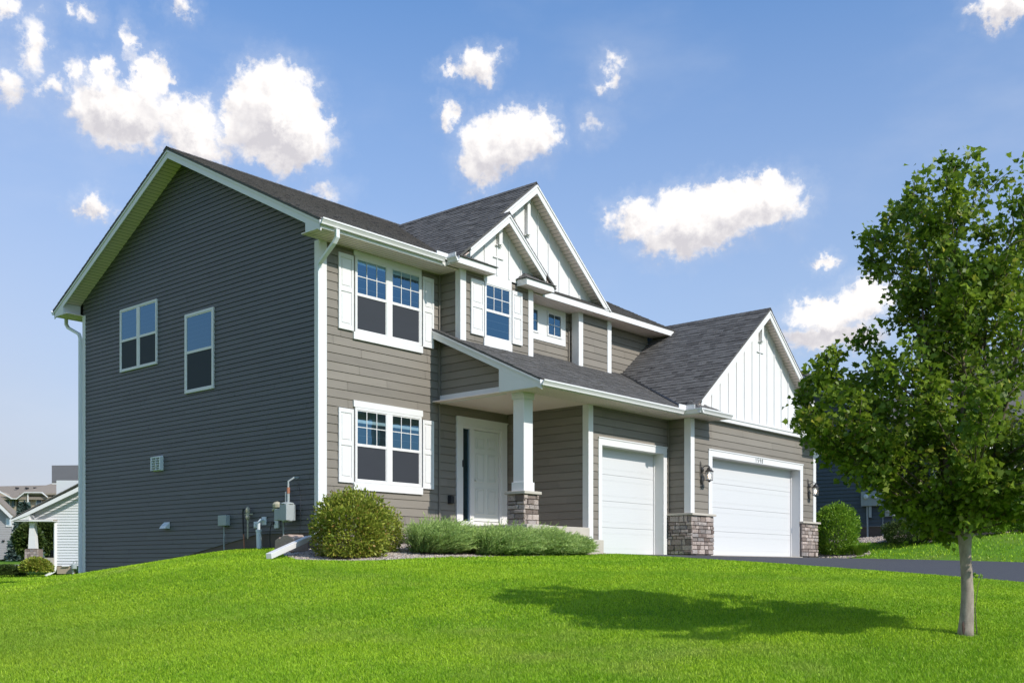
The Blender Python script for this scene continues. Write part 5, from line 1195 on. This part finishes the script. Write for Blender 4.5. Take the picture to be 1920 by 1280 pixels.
mb = MB(); L2.rect(mb, 25.5, 33, 1045, 1010, .8, 5); part(gh, mb, 'side_room', 'grey_siding')
mb = MB(); L2.slab(mb, [(25, 1010), (38, 1010), (36, 1004), (25, 1001)], .3, 5); part(gh, mb, 'side_roof', 'shingle_brown')
mb = MB(); L2.rect(mb, 5, 9, 1015, 1012, -.1, -.02); part(gh, mb, 'vent', 'black')
fn = thing('iron_fence', 'black metal fence in front of the grey house', 'fence', L2.p(10, 1048, -4))
mb = MB()
for x in np.arange(-60, 26, 1.6): L2.rect(mb, x, x + .35, 1048, 1032, -4.02, -3.98)
L2.rect(mb, -60, 26, 1033.2, 1032.4, -4.03, -3.97); L2.rect(mb, -60, 26, 1045.5, 1044.7, -4.03, -3.97); part(fn, mb, 'railing', 'black')
mb = MB(); 
for x in (-40, -16, 6, 24): L2.rect(mb, x, x + 1.2, 1049, 1031, -4.05, -3.95)
part(fn, mb, 'fence_post', 'black')
# tan house, farthest
L3 = Loc(120)
th = thing('tan_house', 'tan house with a long brown roof farthest away on the left', 'house', L3.p(50, 1030))
mb = MB(); L3.rect(mb, -90, 110, 1040, 934, .6, 10); L3.slab(mb, [(40, 1040), (57, 1040), (57, 926), (52, 926), (40, 934)], -.5, 1); L3.slab(mb, [(-40, 1040), (31, 1040), (31, 935), (20, 930), (3, 922), (-14, 934), (-40, 934)], 0, 1); L3.rect(mb, 57.5, 96, 1040, 925, -.1, 1); part(th, mb, 'wall', 'tan_siding')
mb = MB(); a, b_, c_, d_ = L3.p(-90, 937, -.6), L3.p(100, 937, -.6), L3.p(100, 905, 6), L3.p(-90, 909, 6); mb.prism([a, b_, c_, d_], (0, 0, .3)); a, b_, c_ = L3.p(40, 928, -.6), L3.p(110, 928, -.6), L3.p(68, 904, 4); d_ = L3.p(110, 904, 4); mb.prism([a, b_, d_, c_], (0, 0, .2), .8); part(th, mb, 'roof', 'shingle_brown')
mb = MB(); L3.slab(mb, [(-14, 936), (3, 922), (28, 936), (28, 934), (3, 920), (-14, 934)], -.8, -.6); L3.rect(mb, 26, 38, 936, 934.4, -.8, -.6); L3.slab(mb, [(37, 937), (53, 924.5), (84, 924.5), (95, 933), (95, 931.5), (84.5, 923), (52.5, 923), (37, 935)], -.9, -.7); L3.rect(mb, 3.5, 19, 955, 935, -.12, -.02); L3.rect(mb, 69, 80, 965, 935, -.25, -.12); L3.rect(mb, 56.4, 58, 960, 924, -.7, -.5); part(th, mb, 'trim', 'trim')
mb = MB(); L3.rect(mb, 4.5, 10.5, 954, 936, -.2, -.13); L3.rect(mb, 12, 18, 954, 936, -.2, -.13); L3.rect(mb, 71, 79, 963, 937, -.35, -.26); L3.rect(mb, 23, 28, 950, 937, -.2, -.02); part(th, mb, 'window', 'slate_blue')
mb = MB()
for x in (3, 22, 38, 70, 81, 92): L3.rect(mb, x - 2, x + 2, 911 if x < 60 else 906.5, 908.5 if x < 60 else 904, 3.5, 4)
part(th, mb, 'roof_vent', 'black')
mb = MB(); a, b_, c_, d_ = L3.p(68, 962, -2.6), L3.p(96, 952, -2.6), L3.p(96, 941, 0), L3.p(77, 949, 0); mb.prism([a, b_, c_, d_], (0, 0, .2)); part(th, mb, 'porch_roof', 'shingle_brown')

# ------------------------------------------------------------------ every far-apart piece is an object of its own
def split_pieces(o):
    me = o.data; nv = len(me.vertices)
    if nv == 0 or nv > 60000: return
    ed = np.empty(len(me.edges) * 2, 'i'); me.edges.foreach_get('vertices', ed); ed = ed.reshape(-1, 2)
    par = np.arange(nv)
    while True:
        a, b = par[ed[:, 0]], par[ed[:, 1]]; lo, hi = np.minimum(a, b), np.maximum(a, b); m = lo != hi
        if not m.any(): break
        np.minimum.at(par, hi[m], lo[m])
        while True:
            pp = par[par]
            if (pp == par).all(): break
            par = pp
    _, isl = np.unique(par, return_inverse=True); k = isl.max() + 1
    if k < 2 or k > 1500: return
    co = np.empty(nv * 3, 'f'); me.vertices.foreach_get('co', co); co = co.reshape(-1, 3)
    lo = np.full((k, 3), np.inf); hi = -lo; np.minimum.at(lo, isl, co); np.maximum.at(hi, isl, co); size = (hi - lo).max(1)
    gap = np.maximum(0, np.maximum(lo[:, None] - hi[None], lo[None] - hi[:, None])); near = np.sqrt((gap ** 2).sum(2)) <= np.maximum(.019, .49 * np.maximum(size[:, None], size[None]))
    pc = -np.ones(k, int); n = 0
    for i in range(k):
        if pc[i] >= 0: continue
        st = [i]; pc[i] = n
        while st:
            j = st.pop()
            for q in np.nonzero(near[j] & (pc < 0))[0]: pc[q] = n; st.append(q)
        n += 1
    if n < 2: return
    vp = pc[isl]; faces = [tuple(p.vertices) for p in me.polygons]; tv = np.empty(len(faces), 'f'); me.attributes['tint'].data.foreach_get('value', tv)
    name = o.name.split('.')[0]
    for g_ in range(n):
        ids = np.nonzero(vp == g_)[0]; mp = {int(v_): i for i, v_ in enumerate(ids)}
        fs = [(i, f_) for i, f_ in enumerate(faces) if f_[0] in mp]
        if not fs: continue
        m2 = bpy.data.meshes.new(name); m2.from_pydata(co[ids].tolist(), [], [tuple(mp[v_] for v_ in f_) for _, f_ in fs])
        a = m2.attributes.new('tint', 'FLOAT', 'FACE'); a.data.foreach_set('value', tv[[i for i, _ in fs]]); m2.materials.append(me.materials[0])
        if me.polygons[0].use_smooth: m2.polygons.foreach_set('use_smooth', [True] * len(m2.polygons))
        if g_ == 0: o.data = m2
        else: c = o.copy(); c.data = m2; C.objects.link(c); c.parent = o.parent
for o in [x for x in C.objects if x.type == 'MESH' and x.parent and 'kind' not in x.keys()]:
    if o.name.split('.')[0] in ('foliage', 'crown', 'blades', 'leaves', 'stem', 'branch', 'house_number', 'wall_lamp', 'stone'): continue
    split_pieces(o)
